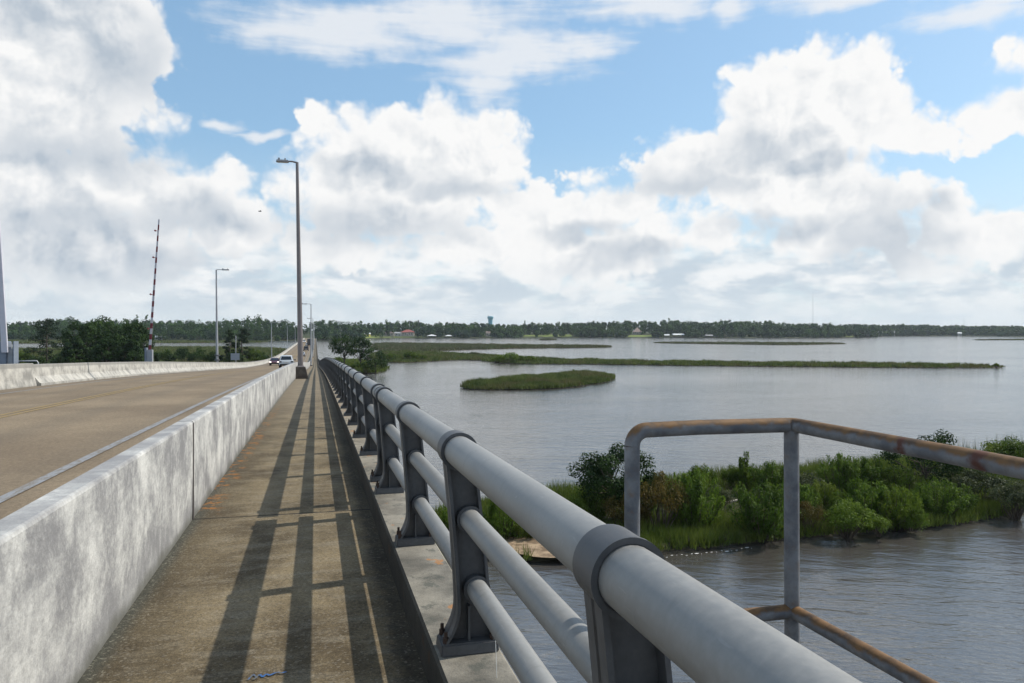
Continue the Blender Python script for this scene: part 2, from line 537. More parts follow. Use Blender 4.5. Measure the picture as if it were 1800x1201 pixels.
# joints every 7.3 m
yy = N.m('ADD', N.m('MODULO', N.m('ADD', y, 92.95 - 7.28 + 0.0), 7.15), 0.0)
seam = N.m('SUBTRACT', 1.0, N.ss(N.m('ABSOLUTE', N.m('SUBTRACT', yy, 0.0)), 0.0, 0.05))
pale = N.m('MULTIPLY', seam, N.ss(y, 8.5, 10.0))
base = N.mix(N.m('MULTIPLY', pale, 0.6), base, (0.32, 0.29, 0.24))
dj = N.m('SUBTRACT', 1.0, N.ss(N.m('ABSOLUTE', N.m('ADD', N.m('SUBTRACT', y, 7.28), N.m('MULTIPLY_ADD', grit2, 0.03, -0.015))), 0.006, 0.030))
base = N.mix(N.m('MULTIPLY', dj, 0.9), base, (0.012, 0.010, 0.009))
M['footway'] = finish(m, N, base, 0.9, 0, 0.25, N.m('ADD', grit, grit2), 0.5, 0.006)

# kerb under the railing: grey, lichen and bird marks
m, N = new_mat("kerb concrete")
c = wcoord(N)
b1 = N.noise(c, 3.0, 6.0, 0.6)
b2 = N.noise(N.mapv(c, (1, 0.7, 1)), 9.0, 5.0, 0.65)
g = N.noise(c, 90.0, 3.0, 0.7)
far = N.ss(N.n('ShaderNodeSeparateXYZ', {0: c}).outputs[1], 4.0, 16.0)
a = N.mix(N.ss(b1, 0.3, 0.7), (0.095, 0.09, 0.078), (0.255, 0.238, 0.20))
a = N.mix(N.m('MULTIPLY', far, 0.55), a, (0.31, 0.26, 0.195))
a = N.mix(N.m('MULTIPLY', N.ss(b2, 0.52, 0.66), 0.75), a, (0.075, 0.08, 0.07))
a = N.mix(N.m('MULTIPLY', N.ss(N.noise(c, 6.5, 3.0, 0.5), 0.64, 0.69), 0.7), a, (0.35, 0.16, 0.05))
a = N.mix(N.m('MULTIPLY', N.ss(N.noise(c, 7.7, 5.0, 0.7), 0.66, 0.74), 0.7), a, (0.42, 0.42, 0.40))
a = N.mix(0.6, a, N.mix(g, (0.5, 0.5, 0.5), (1.5, 1.5, 1.5)), 'MULTIPLY')
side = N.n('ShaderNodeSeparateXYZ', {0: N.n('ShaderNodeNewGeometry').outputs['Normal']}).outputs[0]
a = N.mix(N.m('MULTIPLY', N.ss(side, -0.3, -0.8), 0.88), a, (0.022, 0.021, 0.018))  # footway-side face: its shade, along with mould, darkened into the colour
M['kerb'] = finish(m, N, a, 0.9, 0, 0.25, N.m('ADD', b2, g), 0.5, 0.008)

# roadway: tan worn concrete with darker wheel tracks
m, N = new_mat("road concrete")
c = wcoord(N)
sep = N.n('ShaderNodeSeparateXYZ', {0: c})
x, y = sep.outputs[0], sep.outputs[1]
n1 = N.noise(N.mapv(c, (1.0, 0.12, 1)), 1.4, 5.0, 0.6)
n2 = N.noise(c, 0.35, 4.0, 0.6)
g = N.noise(c, 75.0, 3.0, 0.75)
g2 = N.noise(N.mapv(c, (1, 0.5, 1)), 24.0, 4.0, 0.7)
a = N.mix(N.ss(n2, 0.3, 0.7), (0.158, 0.121, 0.082), (0.226, 0.177, 0.120))
track = N.m('MULTIPLY', N.m('SINE', N.m('MULTIPLY_ADD', x, 2 * PI / 1.72, -0.4)), 0.5)
a = N.mix(N.m('MULTIPLY', N.ss(N.m('ADD', track, N.m('MULTIPLY_ADD', n1, 1.6, -0.8)), -0.2, 0.75), 0.42), a, (0.130, 0.106, 0.079))
a = N.mix(N.m('MULTIPLY', N.ss(N.m('ABSOLUTE', N.m('ADD', x, 2.0)), 0.75, 0.0), 0.6), a, (0.215, 0.165, 0.108))
a = N.mix(N.m('MULTIPLY', N.ss(x, -9.5, -10.5), 0.5), a, (0.115, 0.10, 0.085))
a = N.mix(N.m('MULTIPLY', N.ss(N.m('ADD', x, N.m('MULTIPLY_ADD', n1, 0.6, -0.3)), -2.45, -1.9), 0.75), a, (0.19, 0.178, 0.150))
gv = N.m('ADD', N.m('MULTIPLY', g, 0.8), N.m('MULTIPLY', g2, 0.6))
a = N.mix(0.75, a, N.mix(N.ss(gv, 0.45, 0.95), (0.55, 0.55, 0.55), (1.45, 1.43, 1.38)), 'MULTIPLY')
M['road'] = finish(m, N, a, 0.9, 0, 0.25, g, 0.35, 0.006)

def paint_mat(name, col, under, wear):
    m, N = new_mat(name)
    c = wcoord(N)
    w = N.ss(N.m('ADD', N.noise(N.mapv(c, (1, 0.4, 1)), 14.0, 5.0, 0.7), N.m('MULTIPLY_ADD', N.noise(c, 60.0, 2.0), 0.4, -0.2)), wear - 0.12, wear + 0.12)
    return finish(m, N, N.mix(w, col, under), 0.8, 0, 0.3)
M['white_line'] = paint_mat("worn white line", (0.235, 0.245, 0.26), (0.17, 0.15, 0.125), 0.53)
M['yellow_line'] = paint_mat("worn yellow line", (0.27, 0.19, 0.075), (0.17, 0.135, 0.095), 0.565)
M['blue_paint'] = paint_mat("blue spray paint", (0.03, 0.11, 0.29), (0.10, 0.10, 0.09), 0.54)

# aluminium
def alu(name, col, metal, rough, var=0.10):
    m, N = new_mat(name)
    c = wcoord(N)
    a = N.noise(N.mapv(c, (3, 0.6, 3)), 2.0, 5.0, 0.6)
    b = N.noise(c, 45.0, 4.0, 0.65)
    f = N.m('ADD', N.m('MULTIPLY', a, 0.6), N.m('MULTIPLY', b, 0.4))
    cc = N.mix(N.ss(f, 0.32, 0.68), tuple(v * (1 - var) for v in col), tuple(v * (1 + var) for v in col))
    grime = N.ss(N.noise(N.mapv(c, (2.5, 5.5, 1.2)), 3.0, 6.0, 0.7), 0.52, 0.74)
    cc = N.mix(N.m('MULTIPLY', grime, 0.30), cc, tuple(v * 0.55 for v in col))
    scr = N.ss(N.noise(N.mapv(c, (26, 3.0, 40)), 3.0, 3.0, 0.6), 0.66, 0.74)
    cc = N.mix(N.m('MULTIPLY', scr, 0.22), cc, tuple(min(1, v * 1.7) for v in col))
    spot = N.ss(N.noise(c, 17.0, 4.0, 0.7), 0.66, 0.76)
    cc = N.mix(N.m('MULTIPLY', spot, 0.25), cc, tuple(v * 0.5 for v in col))
    nz = N.n('ShaderNodeSeparateXYZ', {0: N.n('ShaderNodeNewGeometry').outputs['Normal']}).outputs[2]
    drop = N.m('MULTIPLY', N.ss(N.noise(N.mapv(c, (1, 0.8, 1)), 8.0, 3.0, 0.6), 0.705, 0.735), N.ss(nz, 0.0, 0.4))
    cc = N.mix(N.m('MULTIPLY', drop, 0.5), cc, (0.46, 0.46, 0.43))
    r = N.lin(b, 0.3, 0.7, rough - 0.06, rough + 0.08)
    return finish(m, N, cc, r, metal, 0.5, b, 0.10, 0.004)
M['rail'] = alu("aluminium tube", (0.235, 0.236, 0.230), 0.22, 0.52, 0.16)
M['post'] = alu("cast aluminium", (0.082, 0.085, 0.090), 0.2, 0.52, 0.22)
M['dark_gap'] = plain("dark joint", (0.065, 0.055, 0.053), 0.95)
M['pole'] = alu("bronze grey pole", (0.20, 0.178, 0.175), 0.3, 0.42)
M['pole_grey'] = alu("galvanised pole", (0.36, 0.37, 0.39), 0.3, 0.5)
M['lamp'] = alu("lamp housing", (0.28, 0.28, 0.29), 0.3, 0.45)
M['lens'] = plain("lamp lens", (0.55, 0.55, 0.52), 0.3)
M['pedestal'] = plain("brown concrete", (0.105, 0.09, 0.078), 0.9, 0, 0.3, 4.0, 0.3)
M['deck'] = plain("deck concrete", (0.27, 0.26, 0.24), 0.9, 0, 0.2, 0.8, 0.3)
M['bolt'] = plain("rusty bolt", (0.07, 0.045, 0.035), 0.8, 0.4)

# galvanised pipe rusting along the top
m, N = new_mat("rusty galvanised pipe")
c = wcoord(N)
nz = N.n('ShaderNodeSeparateXYZ', {0: N.n('ShaderNodeNewGeometry').outputs['Normal']}).outputs[2]
a = N.noise(c, 14.0, 6.0, 0.65)
b = N.noise(N.mapv(c, (9, 9, 9)), 2.2, 5.0, 0.6)
galv = N.mix(N.ss(a, 0.3, 0.7), (0.095, 0.103, 0.118), (0.20, 0.212, 0.228))
galv = N.mix(N.m('MULTIPLY', N.ss(N.noise(c, 30.0, 5.0, 0.7), 0.5, 0.7), 0.4), galv, (0.13, 0.10, 0.075))
rust = N.mix(N.ss(b, 0.35, 0.65), (0.062, 0.036, 0.018), (0.165, 0.088, 0.034))
rm = N.ss(N.m('ADD', N.m('MULTIPLY', nz, 0.80), N.m('MULTIPLY_ADD', N.m('ADD', N.m('MULTIPLY', b, 0.6), N.m('MULTIPLY', a, 0.4)), 2.0, -1.0)), 0.06, 0.56)
col = N.mix(rm, galv, rust)
blotch = 0.0
for (bpx, bpv, rad) in ((1591, 783, 0.021), (1728, 808, 0.030), (1700, 800, 0.018)):
    bx_, by_ = ground(bpx, bpv, EYE - 0.272)
    dd = N.vm('LENGTH', N.vm('SUBTRACT', N.vm('ADD', c, N.vm('MULTIPLY_ADD', N.n('ShaderNodeTexNoise', {'Vector': c, 'Scale': 40.0}).outputs[1], (0.03, 0.03, 0.03), (-0.015, -0.015, -0.015)).outputs[0]).outputs[0], (bx_ - 0.016, by_ - 0.012, EYE - 0.272)).outputs[0]).outputs[1]
    blotch = N.m('MAXIMUM', blotch, N.ss(dd, rad * 1.1, rad * 0.55, 0.0, 0.9))
col = N.mix(blotch, col, (0.085, 0.026, 0.014))
M['pipe'] = finish(m, N, col, 0.72, 0.1, 0.4, N.m('ADD', a, b), 0.3, 0.004)

# foliage
def leaf_mat(name, dark, light, scale=0.5, trans=0.25, tint=None, tscale=0.12, rand=0.0):
    m, N = new_mat(name)
    c = wcoord(N)
    f = N.noise(c, scale, 4.0, 0.6)
    if rand:
        oi = N.n('ShaderNodeObjectInfo').outputs['Random']
        f = N.m('ADD', f, N.m('MULTIPLY_ADD', oi, rand, -rand / 2))
    col = N.mix(N.ss(f, 0.33, 0.67), dark, light)
    if tint is not None:
        col = N.mix(N.m('MULTIPLY', N.ss(N.noise(c, tscale, 3.0, 0.5), 0.48, 0.66), 0.75), col, tint)
    ins = {'Base Color': col, 'Roughness': 0.62, 'Specular IOR Level': 0.12}
    b = N.n('ShaderNodeBsdfPrincipled', ins)
    t = N.n('ShaderNodeBsdfTranslucent', {'Color': N.mix(0.5, col, N.mix(1.0, col, (1.5, 1.5, 0.5), 'MULTIPLY'))})
    mx = N.n('ShaderNodeMixShader', {0: trans, 1: b.outputs[0], 2: t.outputs[0]})
    N.n('ShaderNodeOutputMaterial', {'Surface': mx.outputs[0]})
    return m
M['wood_leaf'] = leaf_mat("far wood leaves", (0.011, 0.032, 0.011), (0.062, 0.122, 0.027), 0.09, 0.2, (0.026, 0.058, 0.028), 0.02)
M['tree_leaf'] = leaf_mat("tree leaves", (0.014, 0.034, 0.010), (0.044, 0.082, 0.019), 0.22, 0.18)
M['pine_leaf'] = leaf_mat("pine needles", (0.012, 0.026, 0.012), (0.030, 0.050, 0.020), 0.3, 0.10)
M['shrub_leaf'] = leaf_mat("shrub leaves", (0.042, 0.074, 0.012), (0.108, 0.165, 0.025), 0.8, 0.38, (0.110, 0.145, 0.026), 0.35, 0.35)
M['feather_leaf'] = leaf_mat("feathery leaves", (0.044, 0.084, 0.014), (0.106, 0.175, 0.028), 0.9, 0.38, (0.080, 0.130, 0.026), 0.4, 0.35)
M['grey_leaf'] = leaf_mat("grey green leaves", (0.045, 0.060, 0.030), (0.095, 0.110, 0.060), 0.9, 0.25, None, 0.4, 0.3)
M['rust_leaf'] = leaf_mat("reddish leaves", (0.042, 0.050, 0.015), (0.115, 0.085, 0.028), 1.2, 0.30, (0.050, 0.072, 0.018), 0.6, 0.2)
M['vine_leaf'] = leaf_mat("bright vine leaves", (0.075, 0.125, 0.018), (0.125, 0.185, 0.032), 0.9, 0.3)
M['grass'] = leaf_mat("cordgrass", (0.058, 0.090, 0.018), (0.128, 0.168, 0.040), 0.8, 0.30, (0.105, 0.125, 0.045), 0.25)
M['marsh'] = leaf_mat("marsh grass", (0.070, 0.075, 0.044), (0.135, 0.135, 0.085), 0.22, 0.25, (0.060, 0.100, 0.030), 0.06)
M['marsh_green'] = leaf_mat("green marsh grass", (0.052, 0.080, 0.024), (0.132, 0.160, 0.056), 0.30, 0.25, (0.125, 0.112, 0.060), 0.13)
M['bark'] = plain("bark", (0.085, 0.070, 0.055), 0.95, 0, 0.35, 5.0, 0.2, 0.5)
M['mud'] = plain("marsh mud", (0.042, 0.038, 0.022), 0.9, 0, 0.35, 0.6, 0.3, 0.4)
m, N = new_mat("sand")
c = wcoord(N)
M['sand'] = finish(m, N, N.mix(N.ss(N.noise(c, 1.6, 6.0, 0.65), 0.38, 0.62), (0.16, 0.115, 0.075), (0.36, 0.27, 0.18)), 0.95, 0, 0.2, N.noise(c, 14.0, 4.0), 0.6, 0.05)
M['land'] = plain("wooded ground", (0.050, 0.060, 0.028), 0.95, 0, 0.4, 0.05, 0.2)
M['lawn'] = plain("lawn", (0.150, 0.190, 0.045), 0.9, 0, 0.25, 0.15, 0.2)
M['drift'] = plain("bleached driftwood", (0.42, 0.37, 0.31), 0.9, 0, 0.3, 6.0)
M['foam'] = plain("foam", (0.75, 0.76, 0.74), 0.7, 0, 0.1)

# river: dark brown water, wind ripples of several sizes
m, N = new_mat("river water")
c = wcoord(N)
cr = N.mapv(c, (1, 1, 1), (0, 0, math.radians(24)))
w1 = N.noise(N.mapv(cr, (0.55, 1.3, 1)), 0.75, 3.0, 0.55, 0.4)
w2 = N.noise(N.mapv(cr, (0.8, 1.9, 1), (0, 0, 0.3)), 2.6, 4.0, 0.6, 0.3)
w3 = N.noise(N.mapv(cr, (0.6, 1.4, 1), (0, 0, -0.25)), 0.16, 3.0, 0.5)
calm = N.noise(N.mapv(c, (0.55, 1.6, 1), (0, 0, 0.15)), 0.022, 4.0, 0.55, 0.6)
amp = N.lin(calm, 0.35, 0.65, 0.75, 1.30)
h = N.m('ADD', N.m('MULTIPLY', w1, 0.60), N.m('MULTIPLY', w2, 0.17))
h = N.m('ADD', h, N.m('MULTIPLY', w3, 0.55))
h = N.m('MULTIPLY', h, amp)
bp = N.n('ShaderNodeBump', {'Height': h, 'Strength': 0.36, 'Distance': 0.52})
colw = N.mix(N.ss(N.noise(N.mapv(c, (0.6, 1.6, 1)), 0.035, 4.0, 0.6), 0.35, 0.65), (0.054, 0.049, 0.043), (0.080, 0.077, 0.075))
b = N.n('ShaderNodeBsdfPrincipled', {'Base Color': colw, 'Roughness': 0.10, 'IOR': 1.58, 'Specular IOR Level': 1.0, 'Normal': bp.outputs[0]})
N.n('ShaderNodeOutputMaterial', {'Surface': b.outputs[0]})
M['water'] = m
# ------------------------------------------------------------------ bridge
Y_NEAR, Y_END = -9.0, 790.0
def stations(y0, y1):
    ys, y = [y0], y0
    while y < y1 - 1e-6:
        step = 1.0 if y < 20 else (2.0 if y < 130 else (5.0 if y < 280 else 20.0))
        y = min(y1, y + step)
        ys.append(y)
    return ys

def sweep(mb, prof, ys, closed=True, caps=True, smooth=False):
    n = len(prof)
    vs = [(x, y, deck(y) + z) for y in ys for (x, z) in prof]
    fs = []
    for i in range(len(ys) - 1):
        for k in range(n if closed else n - 1):
            k2 = (k + 1) % n
            fs.append((i * n + k, i * n + k2, (i + 1) * n + k2, (i + 1) * n + k))
    b = len(mb.v)
    mb.add(vs, fs, smooth)
    if closed and caps:
        mb.f += [tuple(b + k for k in range(n)), tuple(b + (len(ys) - 1) * n + k for k in range(n - 1, -1, -1))]
        mb.sm += [False, False]
    return mb

RZ = 0.15            # roadway above footway
ALL = stations(Y_NEAR, Y_END)
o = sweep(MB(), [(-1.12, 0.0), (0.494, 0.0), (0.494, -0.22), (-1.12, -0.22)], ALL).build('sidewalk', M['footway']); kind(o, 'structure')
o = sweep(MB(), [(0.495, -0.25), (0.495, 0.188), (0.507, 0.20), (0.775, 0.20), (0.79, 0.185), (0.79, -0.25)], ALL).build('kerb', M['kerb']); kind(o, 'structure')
o = sweep(MB(), [(-10.86, RZ - 0.3), (-10.86, RZ), (-6.1, RZ + 0.02), (-1.10, RZ), (-1.10, RZ - 0.3)], ALL + [900, 1300], caps=True).build('road', M['road']); kind(o, 'structure')
o = sweep(MB(), [(-11.15, -0.24), (-11.15, -1.0), (-9.6, -1.15), (-9.6, -2.3), (-0.9, -2.3), (-0.9, -1.15), (0.74, -1.0), (0.74, -0.24)], ALL).build('bridge_deck', M['deck']); kind(o, 'structure')
for x in (-2.74,):
    o = sweep(MB(), [(x - 0.06, RZ + 0.016), (x + 0.06, RZ + 0.016)], ALL, closed=False).build('edge_line', M['white_line']); kind(o, 'structure')
o = MB()
for x in (-6.22, -6.0):
    sweep(o, [(x - 0.055, RZ + 0.026), (x + 0.055, RZ + 0.026)], ALL, closed=False)
o = o.build('centre_line', M['yellow_line']); kind(o, 'structure')
o = sweep(MB(), [(-9.62, RZ + 0.012), (-9.50, RZ + 0.012)], ALL, closed=False).build('edge_line', M['white_line']); kind(o, 'structure')

def barrier(prof, y0, y1, name, label, mat, jitter=0.0, seed=0):
    ys = stations(y0, y1)
    b = sweep(MB(), prof, ys)
    o = b.build(name, mat)
    me = o.data
    if jitter:
        rr = random.Random(seed)
        for v in me.vertices:
            v.co.x += rr.uniform(-jitter, jitter)
            v.co.z += rr.uniform(-jitter, jitter) * 0.5
    at = me.attributes.new('vh', 'FLOAT', 'POINT')
    at.data.foreach_set('value', [v.co.z - deck(v.co.y) for v in me.vertices])
    return tag(o, label, 'barrier')

NEARP = [(-1.055, -0.02), (-1.05, 0.40), (-1.05, 0.852), (-1.056, 0.866), (-1.068, 0.872), (-1.172, 0.872), (-1.185, 0.86), (-1.21, 0.45), (-1.40, 0.30), (-1.42, 0.10)]
bA = barrier(NEARP, Y_NEAR, 7.265, 'concrete_barrier', 'nearest stretch of stained white concrete wall between footway and road, before the dark joint', M['barrier'])
barrier(NEARP, 7.293, Y_END, 'concrete_barrier', 'long stretch of stained white concrete wall running away beyond the dark joint', M['barrier'])
fl = MB()
fl.box(-1.36, -1.062, 7.266, 7.292, deck(7.28) + 0.005, deck(7.28) + 0.45)
fl.box(-1.165, -1.062, 7.266, 7.292, deck(7.28) + 0.45, deck(7.28) + 0.865)
fl.box(-1.0615, -1.0455, 7.258, 7.302, deck(7.28) + 0.004, deck(7.28) + 0.855)
fl.build('joint_filler', M['dark_gap'], bA)
FARA = [(-10.66, 0.10), (-10.66, 0.20), (-10.72, 0.42), (-10.78, 1.03), (-10.80, 1.045), (-11.02, 1.045), (-11.04, 1.03), (-11.05, 0.10)]
barrier(FARA, Y_NEAR, 34.0, 'concrete_barrier', 'plain grey start of the concrete barrier across the road, beside the white gate arm', M['barrier_far'])
FARB = [(-10.50, 0.10), (-10.50, 0.25), (-10.52, 0.262), (-10.56, 0.275), (-10.74, 0.52), (-10.80, 0.985), (-10.82, 1.0), (-11.00, 1.0), (-11.02, 0.985), (-11.03, 0.10)]
barrier(FARB, 34.0, Y_END, 'concrete_barrier', 'long pale sloped concrete barrier on the far side of the road', M['barrier_far'], 0.012, 3)

# blue spray mark on the footway
o = MB()
gx, gy = ground(452, 1188, EYE - 1.60)
pts = [(-.02, -.01), (.0, .015), (.02, .0), (.005, -.012), (.03, .012), (.045, -.004), (.06, .010), (.075, .0), (.09, .006), (.11, .012), (.125, .005), (.15, .008)]
pv = []
for i, (a, b_) in enumerate(pts):
    pv.append((gx - 0.02 + a * 1.0, gy + b_ * 2.2))
for i in range(len(pv) - 1):
    (x0, y0), (x1, y1) = pv[i], pv[i + 1]
    dx, dy = x1 - x0, y1 - y0
    L = math.hypot(dx, dy); nx, ny = -dy / L * 0.0052, dx / L * 0.0052
    zz = 0.004 + 0.0003 * i
    q = [(x0 + nx, y0 + ny), (x0 - nx, y0 - ny), (x1 - nx, y1 - ny), (x1 + nx, y1 + ny)]
    o.add([(a, b_, deck(b_) + zz) for a, b_ in q], [(0, 1, 2, 3)])
o = o.build('paint_squiggle', M['blue_paint'])
tag(o, 'short blue spray paint squiggle on the footway', 'paint mark')

# ------------------------------------------------------------------ railing
PX = 0.645                                   # post axis
KZ = 0.20                                    # kerb height
RAILS = [(0.600, 1.075, 0.066, 'top_rail'), (0.650, 0.775, 0.046, 'middle_rail'), (0.680, 0.470, 0.046, 'bottom_rail')]

def left_edge(z):                            # z above the kerb
    if z < 0.20:
        t = (0.20 - z) / 0.16
        return -0.052 - 0.062 * max(0.0, t) ** 1.9
    return -0.052 - 0.058 * ((z - 0.20) / 0.70) ** 1.35
def right_edge(z):
    if z < 0.16:
        t = (0.16 - z) / 0.12
        return 0.098 + 0.020 * max(0.0, t) ** 2
    return 0.098 - 0.075 * ((z - 0.16) / 0.74) ** 1.2

zs = [0.045 + i * (0.875 - 0.045) / 30 for i in range(31)]
def post_body():
    b = MB()
    # web
    vs, fs = [], []
    for z in zs:
        l, r = left_edge(z), right_edge(z)
        vs += [(l, -0.009, z), (r, -0.009, z), (r, 0.009, z), (l, 0.009, z)]
    for i in range(len(zs) - 1):
        for k in range(4):
            fs.append((4 * i + k, 4 * i + (k + 1) % 4, 4 * i + 4 + (k + 1) % 4, 4 * i + 4 + k))
    b.add(vs, fs)
    # flanges
    for fn, t in ((left_edge, 0.014), (right_edge, -0.012)):
        vs, fs = [], []
        for z in zs:
            e = fn(z)
            hw = 0.052 if z > 0.25 else 0.052 + 0.012 * (0.25 - z) / 0.2
            if z > 0.86 and fn is right_edge:
                e = min(e, 0.02)
            vs += [(e, -hw, z), (e + t, -hw, z), (e + t, hw, z), (e, hw, z)]
        for i in range(len(zs) - 1):
            for k in range(4):
                fs.append((4 * i + k, 4 * i + (k + 1) % 4, 4 * i + 4 + (k + 1) % 4, 4 * i + 4 + k))
        fs += [(3, 2, 1, 0), (len(vs) - 4, len(vs) - 3, len(vs) - 2, len(vs) - 1)]
        b.add(vs, fs, True)
    # middle rib at the foot
    b.box(-0.004, 0.006, -0.045, 0.045, 0.044, 0.20)
    # bosses and collar
    for (rx, rz, rr, nm) in RAILS[1:]:
        b.ring(rx - PX, rz - KZ, rr - 0.004, rr + 0.013, -0.048, 0.048, 28)
    rx, rz, rr, nm = RAILS[0]
    b.ring(rx - PX, rz - KZ, rr - 0.003, rr + 0.013, -0.058, 0.058, 40)
    b.ring(rx - PX, rz - KZ, rr + 0.003, rr + 0.016, -0.062, -0.050, 40)
    return b
post_me = None
plate = MB().frustum((-0.128, 0.128, -0.078, 0.078), (-0.122, 0.122, -0.072, 0.072), 0.0, 0.052)
bolt = MB()
bolt.tube([(0, 0, 0.05), (0, 0, 0.075)], 0.014, 6, True, False).tube([(0, 0, 0.075), (0, 0, 0.10)], 0.008, 8)

def railing(name, label, y0, y1, posts, nparts, bolts_n):
    base_y = posts[0]
    T = (PX, base_y, deck(base_y) + KZ)
    root = thing(name, label, 'railing', T, 0, 'tubular bridge railing sections')
    ys = stations(y0, y1)
    for (rx, rz, rr, nm) in RAILS:
        tb = MB()
        fine = []
        for y in ys:
            fine.append((rx - T[0], y - T[1], deck(y) + rz - T[2]))
        tb.tube(fine, rr, 28)
        ob = tb.build(nm, M['rail'], root)
        sharp_smooth(ob, 40)
    proto = plate_o = None
    rest = MB()
    for i, py in enumerate(posts):
        loc = (0, py - T[1], deck(py) + KZ - T[2])
        if i < nparts:
            o = bpy.data.objects.new('post', PM['post']); COL.objects.link(o); o.parent = root; o.location = loc
            p = bpy.data.objects.new('base_plate', PM['plate']); COL.objects.link(p); p.parent = o
            if i < bolts_n:
                for (bx, by) in ((-0.103, -0.05), (-0.103, 0.05), (0.103, -0.05), (0.103, 0.05)):
                    q = bpy.data.objects.new('bolt', PM['bolt']); COL.objects.link(q); q.parent = o; q.location = (bx, by, 0)
        else:
            x0, yy, zz = loc
            vs = []
            for z, l, r in ((0, -0.12, 0.12), (0.2, -0.055, 0.095), (0.92, -0.11, 0.02)):
                vs += [(l, yy - 0.05, zz + z), (r, yy - 0.05, zz + z), (r, yy + 0.05, zz + z), (l, yy + 0.05, zz + z)]
            fs = [(3, 2, 1, 0), (8, 9, 10, 11)]
            for s in range(2):
                for k in range(4):
                    fs.append((4 * s + k, 4 * s + (k + 1) % 4, 4 * s + 4 + (k + 1) % 4, 4 * s + 4 + k))
            rest.add(vs, fs)
    if rest.v:
        o = rest.build('post', M['post'], root); o['kind'] = 'stuff'
    return root
PM = {}
tmp = post_body().build('post', M['post'], bevel=0.0)
sharp_smooth(tmp, 38)
PM['post'] = tmp.data; bpy.data.objects.remove(tmp)
tmp = plate.build('base_plate', M['post'], bevel=0.006); PM['plate'] = tmp.data; bpy.data.objects.remove(tmp)
tmp = bolt.build('bolt', M['bolt']); PM['bolt'] = tmp.data; bpy.data.objects.remove(tmp)
railing('bridge_railing', 'nearest section of grey tubular railing with three tubes, before the gap by the twin posts', -8.5, 7.27,
        [1.47 + 1.85 * k for k in range(-5, 4)], 9, 9)
railing('bridge_railing', 'long section of grey tubular railing running down the bridge beyond the twin posts', 7.40, Y_END,
        [7.66 + 1.85 * k for k in range(0, 420)], 90, 4)

# ------------------------------------------------------------------ rusty pipe handrail round a maintenance platform
hx0, hx1, hy = 0.824, 1.315, 1.92
zt, zm = EYE - 0.272, EYE - 0.802
T = (hx1, hy, EYE - 1.36)
root = thing('pipe_handrail', 'rusty galvanised pipe handrail round a small platform outside the bridge railing', 'handrail', T)
def rel(pts): return [(p[0] - T[0], p[1] - T[1], p[2] - T[2]) for p in pts]
R = 0.0208
el = []
er = 0.042
for i in range(9):
    w = PI / 2 * i / 8
    el.append((hx0 + er - er * math.cos(w), hy, zt - er + er * math.sin(w)))
MB().tube(rel([(hx0, hy, EYE - 1.36), (hx0, hy, zt - er)]), R, 20).build('post', M['pipe'], root)
corner = [(hx1 - 0.02, hy, zt), (hx1 - 0.006, hy - 0.004, zt), (hx1, hy - 0.012, zt), (hx1 + 0.003, hy - 0.03, zt)]
MB().tube(rel(el + [(hx0 + 0.2, hy, zt + 0.002)] + corner + [(hx1 + 0.02, 1.4, zt), (hx1 + 0.03, 0.4, zt), (hx1 + 0.03, -1.2, zt)]), R, 20).build('top_rail', M['pipe'], root)
MB().tube(rel([(hx1, hy, EYE - 1.36), (hx1 - 0.004, hy, zt - 0.012)]), R, 20).build('post', M['pipe'], root)
MB().tube(rel([(hx0, hy, zm), (hx1, hy, zm)]), R * 0.96, 20).build('middle_rail', M['pipe'], root)
MB().tube(rel([(hx1, hy + 0.005, zm), (hx1 + 0.02, 1.3, zm), (hx1 + 0.03, -1.2, zm)]), R * 0.96, 20).build('middle_rail', M['pipe'], root)
MB().tube(rel([(hx1 + 0.03, -1.1, EYE - 1.36), (hx1 + 0.03, -1.1, zt)]), R, 16).build('post', M['pipe'], root)
g = MB()
for i in range(20):
    yy = hy - i * 0.16
    g.box(hx0 - 0.03 - T[0], hx1 + 0.05 - T[0], yy - 0.006 - T[1], yy + 0.006 - T[1], -0.06, -0.02)
for xx in (hx0 - 0.05, (hx0 + hx1) / 2, hx1 + 0.06):
    g.box(xx - 0.015 - T[0], xx + 0.015 - T[0], hy - 3.2 - T[1], hy + 0.03 - T[1], -0.10, -0.001)
g.build('platform', M['pipe'], root)

